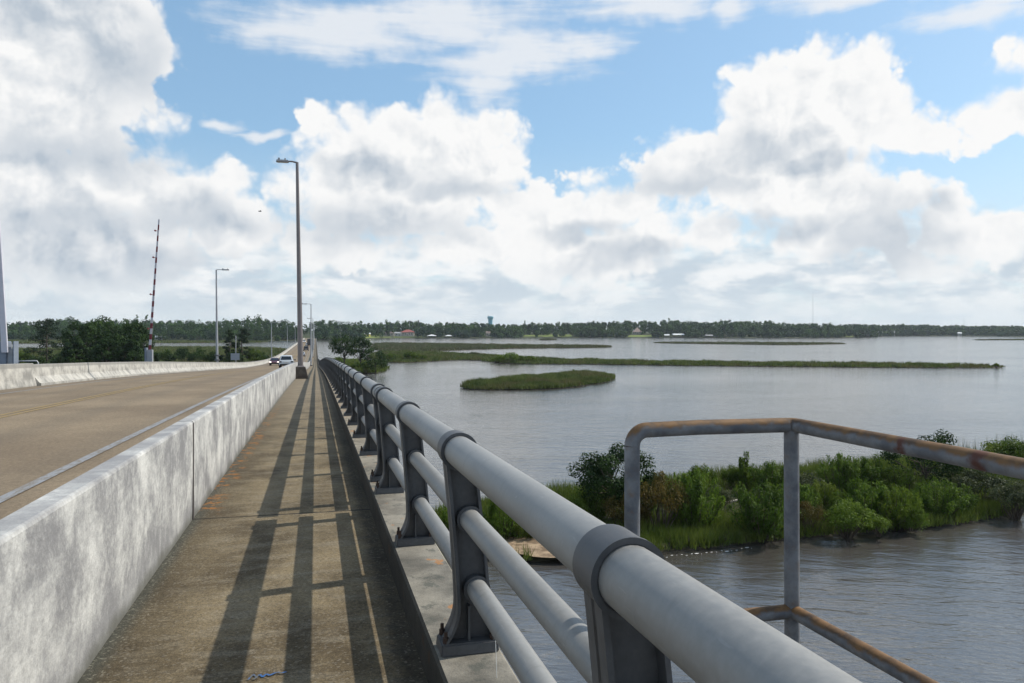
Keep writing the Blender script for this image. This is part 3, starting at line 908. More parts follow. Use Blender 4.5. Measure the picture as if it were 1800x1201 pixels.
# ------------------------------------------------------------------ street lamps
def lamp(label, X, y, zb, H, side, lean=0.0, r0=0.125, mat='pole_grey', arm=1.15, pedestal=False, band=False, simple=False):
    root = thing('street_lamp', label, 'street lamp', (X, y, zb), 0, 'street lamps along the bridge')
    L = math.tan(math.radians(lean))
    n = 8 if simple else 18
    MB().tube([(L * z, 0, z) for z in (0.0, H * 0.33, H * 0.66, H)], [r0, r0 * 0.85, r0 * 0.68, r0 * 0.52], n).build('pole', M[mat], root)
    tx = L * H
    a = MB().tube([(tx, 0, H - 0.02), (tx + side * 0.25, 0, H + 0.03), (tx + side * arm * 0.55, 0, H + 0.03)], [0.05, 0.045, 0.04], 10)
    a.build('arm', M[mat], root)
    x0, x1 = sorted((tx + side * arm * 0.45, tx + side * (arm + 0.15)))
    h = MB().frustum((x0, x1, -0.17, 0.17), (x0 + 0.04, x1 - 0.05, -0.14, 0.14), H - 0.03, H + 0.085)
    h.box(x0 + 0.1, x0 + 0.2, -0.05, 0.05, H + 0.084, H + 0.20)
    h.tube([(x1 - 0.2, 0, H + 0.08), (x1 - 0.2, 0, H + 0.19)], 0.04, 8)
    hd = h.build('luminaire', M['lamp'], root, bevel=0.0 if simple else 0.015)
    MB().box(x0 + 0.08, x1 - 0.08, -0.12, 0.12, H - 0.05, H - 0.031).build('lens', M['lens'], hd)
    MB().frustum((-0.24, 0.24, -0.24, 0.24), (-0.16, 0.16, -0.16, 0.16), -0.02, 0.06).build('base_plate', M[mat], root)
    if pedestal:
        MB().frustum((-0.43, 0.43, -0.38, 0.38), (-0.25, 0.25, -0.26, 0.26), -0.70, -0.001).build('pedestal', M['pedestal'], root, bevel=0.02)
    if band:
        MB().ring(0, 0, 0.1, 0.26, -0.06, 0.06, 16)
        for zz in (band, band + 0.55):
            b = MB(); b.tube([(L * zz, 0, zz), (L * zz, 0, zz + 0.13)], 0.30, 14); b.build('bracket', M['post'], root)
    return root
Y1 = 43.5
lamp('tall bronze street lamp on a tapered brown pedestal, the nearest one, between road and footway', -0.80, Y1, deck(Y1) + 0.66, 11.15, -1, -0.95, 0.150, 'pole', 0.95, True)
for (lab, y, H) in (('tall lamp on the footway side, second along behind the nearest bronze lamp', 150, 11.7), ('lamp on the footway side, third along the bridge', 246, 12.0), ('distant lamp on the footway side, fourth along the bridge', 345, 11.8), ('farthest lamp on the footway side, near the end of the bridge', 450, 11.6)):
    lamp(lab, -0.86, y, deck(y) + 0.2, H - 0.2, -1, 0.0, 0.15, 'pole_grey', 1.6, True, False, True)
for (lab, y, H, bd) in (('grey lamp beyond the far barrier with dark bands low on its pole', 95.5, 11.9, 1.3), ('grey lamp behind the red car on the far side of the road', 213, 10.2, 0), ('third lamp along the far side of the road', 330, 10.3, 0), ('small distant lamp on the far side, next to the nearest bronze lamp', 455, 10.2, 0), ('farthest lamp on the far side, almost hidden by the bronze lamp', 590, 10.0, 0)):
    lamp(lab, -11.3 if not bd else -11.15, y, deck(y) - 0.1, H, 1, -0.55, 0.15, 'pole_grey', 1.3, False, bd, y > 150)

# ------------------------------------------------------------------ barrier gates
m, N = new_mat("striped gate arm")
c = ocoord(N)
z = N.n('ShaderNodeSeparateXYZ', {0: c}).outputs[2]
fr = N.m('FRACT', N.m('MULTIPLY', z, 1 / 0.83))
col = N.mix(N.m('GREATER_THAN', fr, 0.5), (0.50, 0.50, 0.54), (0.155, 0.018, 0.030))
M['stripe'] = finish(m, N, col, 0.5)
M['gate_white'] = plain("white gate arm", (0.58, 0.58, 0.64), 0.5, 0, 0.05)
M['gate_box'] = alu("gate housing", (0.20, 0.235, 0.29), 0.2, 0.5)
M['gate_box_light'] = alu("gate housing door", (0.30, 0.32, 0.35), 0.2, 0.5)
M['red_lens'] = plain("red lens", (0.25, 0.02, 0.02), 0.35)

yg = 63.2
T = (-12.2, yg, deck(yg) - 0.2)
root = thing('barrier_gate', 'raised red and white striped barrier gate arm standing behind the far barrier', 'barrier gate', T)
zb = EYE - 1.55 - T[2]
MB().box(-0.16, 0.22, -0.25, 0.25, -0.02, zb).build('housing', M['gate_box_light'], root, bevel=0.02)
MB().box(-0.55, -0.17, -0.2, 0.2, 0.0, zb * 0.55).build('counterweight', M['gate_box'], root, bevel=0.02)
MB().box(-0.30, -0.165, -0.30, 0.30, 0.3, zb + 0.15).build('cabinet', M['gate_box'], root, bevel=0.02)
tip = (0.66, 0, zb + 9.9)
a0 = (-0.02, -0.02, zb - 0.5)
def along(t): return tuple(a0[i] + (tip[i] - a0[i]) * t for i in range(3))
am = MB()
for i in range(1):
    hw0, hw1 = 0.092, 0.048
    vs = []
    for (p, w) in ((a0, hw0), (tip, hw1)):
        vs += [(p[0] - w, p[1] - 0.03, p[2]), (p[0] + w, p[1] - 0.03, p[2]), (p[0] + w, p[1] + 0.03, p[2]), (p[0] - w, p[1] + 0.03, p[2])]
    am.add(vs, [(3, 2, 1, 0), (4, 5, 6, 7), (0, 1, 5, 4), (1, 2, 6, 5), (2, 3, 7, 6), (3, 0, 4, 7)])
arm = am.build('arm', M['stripe'], root)
for t in (0.20, 0.45, 0.72, 0.915):
    p = along(t)
    l = MB().tube([(p[0] - 0.05, p[1] - 0.05, p[2]), (p[0] - 0.24, p[1] - 0.05, p[2])], 0.02, 8)
    l.tube([(p[0] - 0.20, p[1] - 0.14, p[2] + 0.02), (p[0] - 0.20, p[1] + 0.05, p[2] + 0.02)], 0.065, 12)
    l.build('warning_light', M['red_lens'], arm)

yg = 35.4
T = (-12.25, yg, deck(yg) - 0.2)
root = thing('barrier_gate', 'raised white barrier gate arm with a grey blue housing at the left edge', 'barrier gate', T)
zb = EYE - 0.44 - T[2]
MB().box(-0.62, 0.14, -0.3, 0.3, -0.02, zb - 0.05).build('housing', M['gate_box'], root, bevel=0.02)
MB().box(0.141, 0.36, -0.22, 0.22, -0.02, zb - 0.35).build('cabinet', M['gate_box_light'], root, bevel=0.02)
MB().box(0.361, 0.40, -0.26, 0.26, -0.02, zb - 0.05).build('side_panel', M['gate_box'], root)
am = MB()
vs = []
for (p, w) in (((0.10, -0.32, zb - 0.5), 0.115), ((-0.40, -0.32, zb + 9.5), 0.06)):
    vs += [(p[0] - w, p[1] - 0.05, p[2]), (p[0] + w, p[1] - 0.05, p[2]), (p[0] + w, p[1] + 0.05, p[2]), (p[0] - w, p[1] + 0.05, p[2])]
am.add(vs, [(3, 2, 1, 0), (4, 5, 6, 7), (0, 1, 5, 4), (1, 2, 6, 5), (2, 3, 7, 6), (3, 0, 4, 7)])
arm = am.build('arm', M['gate_white'], root, bevel=0.01)
l = MB().tube([(-0.30, -0.42, zb + 1.75), (-0.30, -0.2, zb + 1.75)], 0.12, 14)
l.tube([(-0.2, -0.33, zb + 1.75), (0, -0.33, zb + 1.75)], 0.03, 8)
l.build('warning_light', M['post'], arm)
gr = MB()
gr.tube([(0.45, 0, 0.9), (0.5, 0, 1.33), (1.15, 0, 1.33), (1.2, 0, 1.25), (1.2, 0, 0.4)], 0.03, 8)
gr.tube([(0.45, 0, 0.4), (0.45, 0, 1.0)], 0.03, 8)
gr.build('guard_rail', M['pole_grey'], root)

# road sign seen from behind, beyond the far barrier
ys_ = 126.0
T = (-12.0, ys_, deck(ys_) - 1.2)
root = thing('road_sign', 'grey back of a small road sign on a thin post beyond the far barrier', 'road sign', T)
zt_ = EYE - 0.97 - T[2]
MB().tube([(0, 0, 0), (0, 0, zt_)], 0.06, 10).build('post', M['pole_grey'], root)
zc = EYE - 4.25 - T[2]
MB().box(-0.75, 0.55, -0.09, -0.06, zc - 0.52, zc + 0.52).build('panel', M['gate_box_light'], root, bevel=0.008)

# fishing line hanging under the railing
o = MB().tube([(0.70, 3.02, deck(3.0) + 0.42), (0.705, 2.98, deck(3.0) + 0.05), (0.83, 3.0, deck(3.0) - 0.6), (0.86, 3.05, deck(3.0) - 1.6)], 0.0012, 5).build('fishing_line', M['foam'])
tag(o, 'thin pale fishing line hanging from the lowest tube of the railing', 'fishing line')
# ------------------------------------------------------------------ river and land
o = link('river', mesh_from('river', [(-2500, -380, 0), (2800, -380, 0), (2800, 2900, 0), (-2500, 2900, 0)], [(0, 1, 2, 3)]), M['water']); kind(o, 'structure')

rng = np.random.default_rng(7)
def unit(v):
    return v / np.maximum(np.linalg.norm(v, axis=-1, keepdims=True), 1e-6)

def leaf_quads(pos, nrm, ln, wd, r, align=None):
    """one diamond-ish quad per leaf"""
    n = len(pos)
    t = r.normal(size=(n, 3)) if align is None else align + 0.35 * r.normal(size=(n, 3))
    nrm = unit(nrm)
    t = unit(t - nrm * np.sum(t * nrm, axis=1, keepdims=True))
    b = np.cross(nrm, t)
    ln = np.asarray(ln).reshape(-1, 1); wd = np.asarray(wd).reshape(-1, 1)
    mid = pos + nrm * (ln * 0.12)
    return np.stack([pos - t * ln * 0.5, mid + b * wd * 0.5, pos + t * ln * 0.5, mid - b * wd * 0.5], axis=1).reshape(-1, 3)

def clump_leaves(cl, n_per, size, r, jit=0.55, flat=0.8, lo=0.45, aspect=0.62):
    """cl: list of (x, y, z, radius)"""
    cl = np.asarray(cl, dtype=float)
    cnt = np.maximum(3, (n_per * (cl[:, 3] / cl[:, 3].mean()) ** 2).astype(int))
    idx = np.repeat(np.arange(len(cl)), cnt)
    d = unit(r.normal(size=(len(idx), 3)))
    rad = cl[idx, 3] * (lo + (1.06 - lo) * r.random(len(idx)) ** 0.6)
    pos = cl[idx, :3] + d * rad[:, None] * np.array([1, 1, flat])
    nrm = d + jit * r.normal(size=d.shape) + np.array([0, 0, 0.25])
    s = size * (0.55 + 0.9 * r.random(len(idx)))
    return leaf_quads(pos, nrm, s, s * aspect, r)

def limb(mb, p0, p1, r0, r1, r, n=6, bend=0.12):
    p0, p1 = np.array(p0, float), np.array(p1, float)
    L = np.linalg.norm(p1 - p0)
    m1 = p0 + (p1 - p0) * 0.35 + r.normal(size=3) * L * bend * 0.5
    m2 = p0 + (p1 - p0) * 0.70 + r.normal(size=3) * L * bend * 0.5
    mb.tube([p0, m1, m2, p1], [r0, r0 * 0.7 + r1 * 0.3, r0 * 0.35 + r1 * 0.65, r1], n, False)

def broadleaf(seed, H=10.0, W=9.0, trunk=0.28, crown_lo=0.28, nclump=34, nleaf=110, leaf=0.30, droop=0.0):
    r = np.random.default_rng(seed)
    tb = MB()
    th = H * 0.42
    limb(tb, (0, 0, -0.4), (0.15 * r.normal(), 0.15 * r.normal(), th), trunk, trunk * 0.6, r, 9, 0.05)
    cl = []
    zc = H * (crown_lo + 1.0) / 2
    hz = H * (1.0 - crown_lo) / 2
    for i in range(nclump):
        for _ in range(30):
            d = unit(r.normal(size=(1, 3)))[0]
            q = 0.35 + 0.62 * r.random() ** 0.5
            p = np.array([d[0] * W / 2 * q, d[1] * W / 2 * q, zc + d[2] * hz * q])
            if p[2] > H * crown_lo * 0.9:
                break
        edge = 1.0 - 0.25 * q
        p[2] -= droop * (np.hypot(p[0], p[1]) / (W / 2)) ** 2
        cl.append((*p, (0.115 + 0.075 * r.random()) * min(W, H) * edge))
        if i % 3 == 0:
            limb(tb, (0, 0, th * (0.55 + 0.4 * r.random())), p, trunk * 0.42, 0.03, r, 6)
    L = clump_leaves(cl, nleaf, leaf, r)
    tm = tb
    return L, tm

def pine(seed, H=14.0, W=7.0, trunk=0.22, lo=0.35, n=22, nleaf=70, leaf=0.30):
    r = np.random.default_rng(seed)
    tb = MB()
    limb(tb, (0, 0, -0.4), (0.2 * r.normal(), 0.2 * r.normal(), H * 0.97), trunk, 0.05, r, 8, 0.02)
    cl = []
    for i in range(n):
        t = lo + (1 - lo) * (i + r.random()) / n
        w = W / 2 * (0.55 + 0.75 * r.random()) * (1.15 - 0.75 * max(0, (t - 0.55) / 0.45))
        a = r.random() * 2 * PI
        q = 0.35 + 0.6 * r.random()
        p = (w * q * math.cos(a), w * q * math.sin(a), H * t * 0.98)
        cl.append((*p, W * (0.10 + 0.07 * r.random())))
        limb(tb, (0, 0, p[2] - 0.5), p, 0.07, 0.025, r, 5)
    L = clump_leaves(cl, nleaf, leaf, r, 0.7, 0.55)
    return L, tb

def tree_thing(name, label, cat, L, tb, leafmat, loc, rz=0.0, scale=(1, 1, 1), group=None):
    root = thing(name, label, cat, loc, rz, group)
    root.scale = scale
    tb.build('trunk', M['bark'], root)
    link('crown', quick_mesh('crown', L, 4), M[leafmat], root)
    return root

# -------- marsh banks (ground polygons) and grass
def poly_xy(pts, z=0.0):
    return [ground(px, py, z) for px, py in pts]

def inside(poly, P):
    x, y = P[:, 0], P[:, 1]
    c = np.zeros(len(P), bool)
    n = len(poly)
    for i in range(n):
        x0, y0 = poly[i]; x1, y1 = poly[(i + 1) % n]
        m = ((y0 > y) != (y1 > y)) & (x < (x1 - x0) * (y - y0) / ((y1 - y0) or 1e-9) + x0)
        c ^= m
    return c

def edge_dist(poly, P):
    d = np.full(len(P), 1e9)
    n = len(poly)
    for i in range(n):
        a = np.array(poly[i]); b = np.array(poly[(i + 1) % n])
        ab = b - a
        t = np.clip(((P - a) @ ab) / max(ab @ ab, 1e-9), 0, 1)
        d = np.minimum(d, np.linalg.norm(P - (a + t[:, None] * ab), axis=1))
    return d

def smooth_poly(poly, it=2, wob=0.0, seed=0):
    r = random.Random(seed)
    for _ in range(it):
        q = []
        n = len(poly)
        for i in range(n):
            a, b = poly[i], poly[(i + 1) % n]
            L = math.hypot(b[0] - a[0], b[1] - a[1])
            for t in (0.25, 0.75):
                w = wob * L * 0.25
                q.append((a[0] + (b[0] - a[0]) * t + r.uniform(-w, w), a[1] + (b[1] - a[1]) * t + r.uniform(-w, w)))
        poly = q
        wob *= 0.6
    return poly

def bank(name, poly, mat, top=0.25, rim=0.8):
    """low bank: outline at the water, a second ring inside and higher"""
    n = len(poly)
    cx = sum(p[0] for p in poly) / n; cy_ = sum(p[1] for p in poly) / n
    ring = []
    for i in range(n):
        a, b, c = poly[i - 1], poly[i], poly[(i + 1) % n]
        tx, ty = c[0] - a[0], c[1] - a[1]
        L = math.hypot(tx, ty) or 1
        nx, ny = -ty / L, tx / L
        area = sum(poly[k][0] * poly[(k + 1) % n][1] - poly[(k + 1) % n][0] * poly[k][1] for k in range(n)) if i == 0 else area
        s = 1 if area > 0 else -1
        ring.append((b[0] + s * nx * rim, b[1] + s * ny * rim))
    bm = bmesh.new()
    v0 = [bm.verts.new((x, y, -0.5)) for x, y in poly]
    v1 = [bm.verts.new((x, y, top)) for x, y in ring]
    for i in range(n):
        j = (i + 1) % n
        bm.faces.new((v0[i], v0[j], v1[j], v1[i]))
    f = bm.faces.new(v1)
    bmesh.ops.triangulate(bm, faces=[f])
    bmesh.ops.recalc_face_normals(bm, faces=bm.faces)
    me = bpy.data.meshes.new(name)
    bm.to_mesh(me); bm.free()
    o = link(name, me, M[mat])
    return kind(o, 'structure')

def scatter(poly, n, r):
    P = np.array(poly)
    lo, hi = P.min(0), P.max(0)
    out = np.zeros((0, 2))
    while len(out) < n:
        q = lo + (hi - lo) * r.random((max(n, 500), 2))
        out = np.vstack([out, q[inside(poly, q)]])
    return out[:n]

def grass_tris(P, z, h, w, r, lean=0.35, blades=3, spread=0.2):
    n = len(P)
    i = np.repeat(np.arange(n), blades)
    a = r.random(len(i)) * 2 * PI
    b = np.stack([P[i, 0] + spread * r.normal(size=len(i)), P[i, 1] + spread * r.normal(size=len(i)), np.broadcast_to(z, n)[i]], 1)
    hh = np.broadcast_to(h, n)[i] * (0.55 + 0.6 * r.random(len(i)))
    d = np.stack([np.cos(a), np.sin(a), np.zeros_like(a)], 1)
    ww = w * (0.6 + 0.8 * r.random(len(i)))
    tilt = r.normal(size=(len(i), 2)) * lean
    tip = b + np.stack([tilt[:, 0] * hh, tilt[:, 1] * hh, hh], 1)
    return np.stack([b - d * ww[:, None] / 2, b + d * ww[:, None] / 2, tip], 1).reshape(-1, 3)

def grass(name, label, tris, mat):
    o = link(name, quick_mesh(name, tris, 3), M[mat])
    kind(o, 'stuff', label, 'grass')
    return o

def marsh(poly, label, mat, n, h, w, seed, edgemat=True, name='marsh_grass', top=0.25, rim=0.8, bankmat='mud', edge_h=0.72):
    r = np.random.default_rng(seed)
    bank('marsh_bank', poly, bankmat, top, rim)
    P = scatter(poly, n, r)
    e = edge_dist(poly, P)
    keep = r.random(len(P)) < np.clip(0.35 + e * 0.8, 0, 1)
    P, e = P[keep], e[keep]
    vary = np.array([mnoise.noise(Vector((p[0] * 0.16, p[1] * 0.16, seed))) + 0.5 * mnoise.noise(Vector((p[0] * 0.6, p[1] * 0.6, seed))) for p in P])
    hh = h * (1 + 0.75 * vary) * np.where(e < 2.0, edge_h, 1.0)
    return grass(name, label, grass_tris(P, top - 0.1, hh, w, r, 0.30, 3, w), mat)

def even(pts, seed, it=2, wob=0.12):
    return smooth_poly(poly_xy(pts), it, wob, seed)

upper = even([(652, 606.5), (662, 604.6), (700, 604.4), (800, 606), (900, 607.6), (1000, 608.4), (1060, 609), (1084, 610.3), (1060, 611.8), (950, 612.4), (880, 613.4), (820, 615.4), (770, 617.4), (700, 618.4), (662, 616)], 1, 3, 0.12)
marsh(upper, 'low grey green marsh grass on the long upper spit that tapers to the right', 'marsh', 15000, 1.25, 0.55, 11)
lower = even([(656, 622), (672, 619.5), (720, 620.5), (775, 621.5), (850, 625.5), (900, 629.5), (1000, 634), (1100, 636.5), (1200, 638), (1400, 640.2), (1600, 643), (1740, 645.0), (1775, 646.2),
              (1735, 647.8), (1600, 647.2), (1400, 645.2), (1200, 643.4), (1080, 641.6), (980, 640.6), (900, 640.2), (864, 637.5), (842, 634), (800, 633), (750, 636.4), (700, 638.6), (672, 637.2), (658, 631)], 2, 3, 0.12)
marsh(lower, 'green marsh grass on the long narrow spit reaching across the river', 'marsh_green', 24000, 1.05, 0.34, 12)
islet = even([(812, 683.5), (840, 686.2), (900, 686), (960, 684.8), (1010, 681), (1050, 675), (1079, 667.5), (1077, 662), (1040, 659.5), (990, 660.5), (930, 665), (870, 671), (830, 676.5), (806, 681.5)], 3, 3, 0.22)
marsh(islet, 'tall green marsh grass covering the small oval islet', 'marsh_green', 17000, 1.15, 0.20, 13)
strip = even([(1136, 602.8), (1200, 602.6), (1320, 603), (1420, 603.4), (1496, 604.6), (1470, 605.4), (1390, 607.0), (1340, 606.4), (1260, 605.2), (1180, 604.2)], 4, 2, 0.04)
marsh(strip, 'grey marsh grass on the thin flat strip left of centre of the open water', 'marsh', 5000, 1.0, 0.8, 14)
tiny = even([(948, 597.6), (975, 597.5), (978, 598.4), (950, 598.6)], 5, 2, 0.0)
marsh(tiny, 'dark tuft of marsh grass standing alone near the far shore', 'marsh', 500, 1.6, 0.9, 15)
rstrip = even([(1706, 597.8), (1830, 596.8), (1960, 596.5), (1960, 597.4), (1830, 598.0), (1725, 598.6)], 6, 2, 0.02)
marsh(rstrip, 'low brownish marsh strip at the right edge near the far shore', 'marsh', 2500, 0.9, 0.9, 16)
# left of the bridge
lb = even([(-500, 622), (-150, 618), (40, 614.5), (150, 612.5), (300, 611), (420, 611.5), (488, 613.5), (516, 616), (505, 622), (470, 632), (400, 646), (250, 668), (0, 690), (-500, 690)], 7, 2, 0.03)
marsh(lb, 'green marsh grass on the low bank left of the bridge', 'marsh_green', 26000, 1.2, 0.45, 17)
lm = even([(-500, 599.5), (-100, 599), (60, 598.6), (180, 598.6), (250, 599.5), (330, 600.2), (420, 600.4), (470, 600.2), (470, 602.6), (420, 602.8), (330, 603.6), (270, 603.6), (170, 602.0), (90, 604.2), (0, 604.8), (-100, 605), (-500, 607)], 8, 2, 0.03)
marsh(lm, 'pale green marsh fringe along the far left shore', 'marsh_green', 9000, 1.1, 1.2, 18)
# wooded islet beside the bridge
ti = even([(566, 640), (590, 648), (612, 655.5), (640, 657.5), (668, 656.5), (684, 650), (676, 642), (650, 637), (610, 634), (575, 634)], 9, 2, 0.05)
marsh(ti, 'green grass under the trees on the islet beside the bridge', 'grass', 5000, 1.1, 0.24, 19)

# -------- near bank
near = smooth_poly(poly_xy([(700, 925), (780, 905), (860, 885), (940, 874), (1000, 868), (1080, 862), (1150, 850), (1300, 838), (1500, 822), (1700, 806), (1900, 795), (2150, 790),
                            (2150, 868), (1900, 888), (1806, 900), (1770, 911), (1720, 921), (1640, 932), (1500, 942), (1400, 951), (1330, 959), (1250, 967), (1172, 975), (1120, 983), (1040, 984), (985, 988), (940, 994), (880, 985), (800, 990), (720, 1000), (640, 985)]), 2, 0.05, 21)
bank('river_bank', near, 'mud', 0.30, 0.7)
sandp = smooth_poly(poly_xy([(880, 942), (930, 944), (985, 952), (1040, 962), (1050, 975), (1000, 981), (945, 980), (895, 972), (862, 958)], 0.33), 2, 0.08, 5)
o = link('sand_patch', mesh_from('sand_patch', [(x, y, 0.345 + 0.05 * mnoise.noise(Vector((x, y, 0)))) for x, y in sandp], [tuple(range(len(sandp)))]), M['sand']); kind(o, 'structure')

r = np.random.default_rng(33)
P = scatter(near, 30000, r)
e = edge_dist(near, P)
insand = inside(sandp, P)
# how far a point is behind the front water line, towards the open river
keep = ~insand & (r.random(len(P)) < np.clip(0.55 + e * 1.2, 0, 1))
P, e = P[keep], e[keep]
vary = np.array([mnoise.noise(Vector((p[0] * 0.35, p[1] * 0.35, 3))) for p in P])
hh = np.where(e < 4.5, 0.80, 0.42) * (1 + 0.55 * vary)
grass('bank_grass', 'dense green cordgrass along the near river bank', grass_tris(P, 0.15, hh, 0.050, r, 0.30, 5, 0.10), 'grass')
reeds = scatter(smooth_poly(poly_xy([(1560, 822), (1640, 815), (1760, 800), (1900, 790), (1900, 800), (1760, 812), (1640, 826)]), 1), 260, r)
o = link('reeds', quick_mesh('reeds', grass_tris(reeds, 0.2, 1.9, 0.035, r, 0.10, 3, 0.3), 3), M['marsh']); kind(o, 'stuff', 'thin tall reeds at the back of the near bank on the right', 'reeds')

# driftwood and a fringe of foam
o = MB()
gx, gy = ground(1258, 899, 0.5)
a1 = ground(1246, 904, 0.5); a2 = ground(1272, 896, 0.7)
o.tube([(a1[0], a1[1], 0.50), ((a1[0] + a2[0]) / 2, (a1[1] + a2[1]) / 2 + 0.05, 0.62), (a2[0], a2[1], 0.72)], [0.06, 0.05, 0.03], 8)
o = o.build('driftwood', M['drift']); tag(o, 'bleached driftwood stick lying in the bushes of the near bank', 'driftwood')
o = MB()
a1 = ground(1276, 884, 0.6); a2 = ground(1300, 880, 0.7)
o.tube([(a1[0], a1[1], 0.60), (a2[0], a2[1], 0.75)], [0.09, 0.06], 8)
o.tube([((a1[0] + a2[0]) / 2, (a1[1] + a2[1]) / 2, 0.66), ((a1[0] + a2[0]) / 2 + 0.2, (a1[1] + a2[1]) / 2 + 0.5, 0.9)], [0.05, 0.02], 6)
o = o.build('driftwood', M['drift']); tag(o, 'brown forked log lying behind the bleached stick on the near bank', 'driftwood')
o = MB()
rr = random.Random(4)
for (pa, pb, n) in (((920, 984), (985, 980), 14), ((1172, 977.5), (1330, 961), 18)):
    for i in range(n):
        t = i / n
        px = pa[0] + (pb[0] - pa[0]) * t; py = pa[1] + (pb[1] - pa[1]) * t + rr.uniform(-1.2, 2.2)
        x, y = ground(px, py, 0.03)
        s = rr.uniform(0.012, 0.05) * (1 if rr.random() < 0.75 else 1.6)
        k = 7
        ph = rr.random()
        o.add([(x + s * 1.8 * math.cos(2 * PI * j / k + ph) * rr.uniform(0.6, 1.1), y + s * 0.7 * math.sin(2 * PI * j / k + ph), 0.012) for j in range(k)] + [(x, y, 0.02)], [(j, (j + 1) % k, k) for j in range(k)])
o = o.build('foam', M['foam'], recalc=False); kind(o, 'stuff', 'white foam flecks along the edge of the near bank', 'foam')

# -------- shrubs on the near bank
def feathery(seed, H=2.0, W=2.2, stems=26, leaf=0.125, per=150, aspect=0.30, spread=1.0):
    """upright fan of thin stems, leaves gathered along each"""
    r = np.random.default_rng(seed)
    tb = MB()
    pos, nr, al = [], [], []
    for s in range(stems):
        a = r.random() * 2 * PI
        q = math.sqrt(r.random())
        top = np.array([W / 2 * q * math.cos(a) * spread, W / 2 * q * math.sin(a) * spread, H * (1.0 - 0.42 * q * q) * (0.78 + 0.3 * r.random())])
        root = np.array([top[0] * 0.25, top[1] * 0.25, 0.0])
        mid = root + (top - root) * 0.5 + np.array([top[0] * 0.12, top[1] * 0.12, 0])
        tb.tube([root - (0, 0, 0.15), mid, top], [0.022, 0.014, 0.005], 4, False)
        t = 0.12 + 0.9 * r.random(per) ** 0.75
        p = np.where((t < 0.5)[:, None], root + (mid - root) * (t / 0.5)[:, None], mid + (top - mid) * ((t - 0.5) / 0.5)[:, None])
        rad = 0.13 * W * (1.15 - 0.75 * np.clip(t, 0, 1)) * (0.4 + 0.7 * r.random(per))
        d = unit(r.normal(size=(per, 3)) * np.array([1, 1, 0.5]))
        pos.append(p + d * rad[:, None])
        nr.append(d + 0.6 * r.normal(size=d.shape) + np.array([top[0] * 0.3, top[1] * 0.3, 0.4]))
        al.append(np.tile(unit((top - root)[None])[0] + np.array([0, 0, 0.6]), (per, 1)) + d * 0.5)
    pos, nr, al = np.vstack(pos), np.vstack(nr), np.vstack(al)
    s = leaf * (0.55 + 0.9 * r.random(len(pos)))
    return leaf_quads(pos, nr, s, s * aspect, r, al), tb

def mound(seed, H=1.8, W=2.6, n=26, nleaf=165, leaf=0.095):
    r = np.random.default_rng(seed)
    tb = MB()
    cl = []
    for i in range(n):
        a = r.random() * 2 * PI
        q = math.sqrt(r.random()) * 0.8
        x, y = W / 2 * q * math.cos(a), W / 2 * q * math.sin(a)
        z = H * (0.30 + 0.52 * (1 - q * q) * (0.5 + 0.5 * r.random()) + 0.12 * r.random())
        cl.append((x, y, z, W * (0.10 + 0.06 * r.random())))
        limb(tb, (x * 0.2, y * 0.2, -0.15), (x, y, z), 0.03, 0.01, r, 4)
    return clump_leaves(cl, nleaf, leaf, r, 0.7, 0.85, 0.35, 0.55), tb

SH = {}
def shrub_proto(key, gen, mat):
    L, tb = gen
    root = thing('shrub', 'x', 'shrub', (0, 0, -50))
    tb.build('stems', M['bark'], root)
    link('foliage', quick_mesh('foliage', L, 4), M[mat], root)
    SH[key] = root
shrub_proto('fa', feathery(101, 2.0, 2.2, 34), 'feather_leaf')
shrub_proto('fb', feathery(102, 2.0, 2.0, 30), 'feather_leaf')
shrub_proto('fc', feathery(103, 2.0, 2.4, 36), 'shrub_leaf')
shrub_proto('ma', mound(104), 'shrub_leaf')
shrub_proto('mb', mound(105, n=30), 'grey_leaf')
shrub_proto('mc', mound(106), 'rust_leaf')
shrub_proto('md', mound(107, 1.4, 2.6, 24, 150, 0.10), 'vine_leaf')
shrub_proto('up', feathery(108, 2.4, 1.2, 16, 0.13, 170, 0.4, 0.8), 'shrub_leaf')
SIZE = {'fa': (2.0, 2.2), 'fb': (2.0, 2.0), 'fc': (2.0, 2.4), 'ma': (1.75, 2.6), 'mb': (1.75, 2.6), 'mc': (1.75, 2.6), 'md': (1.3, 2.6), 'up': (2.4, 1.2)}
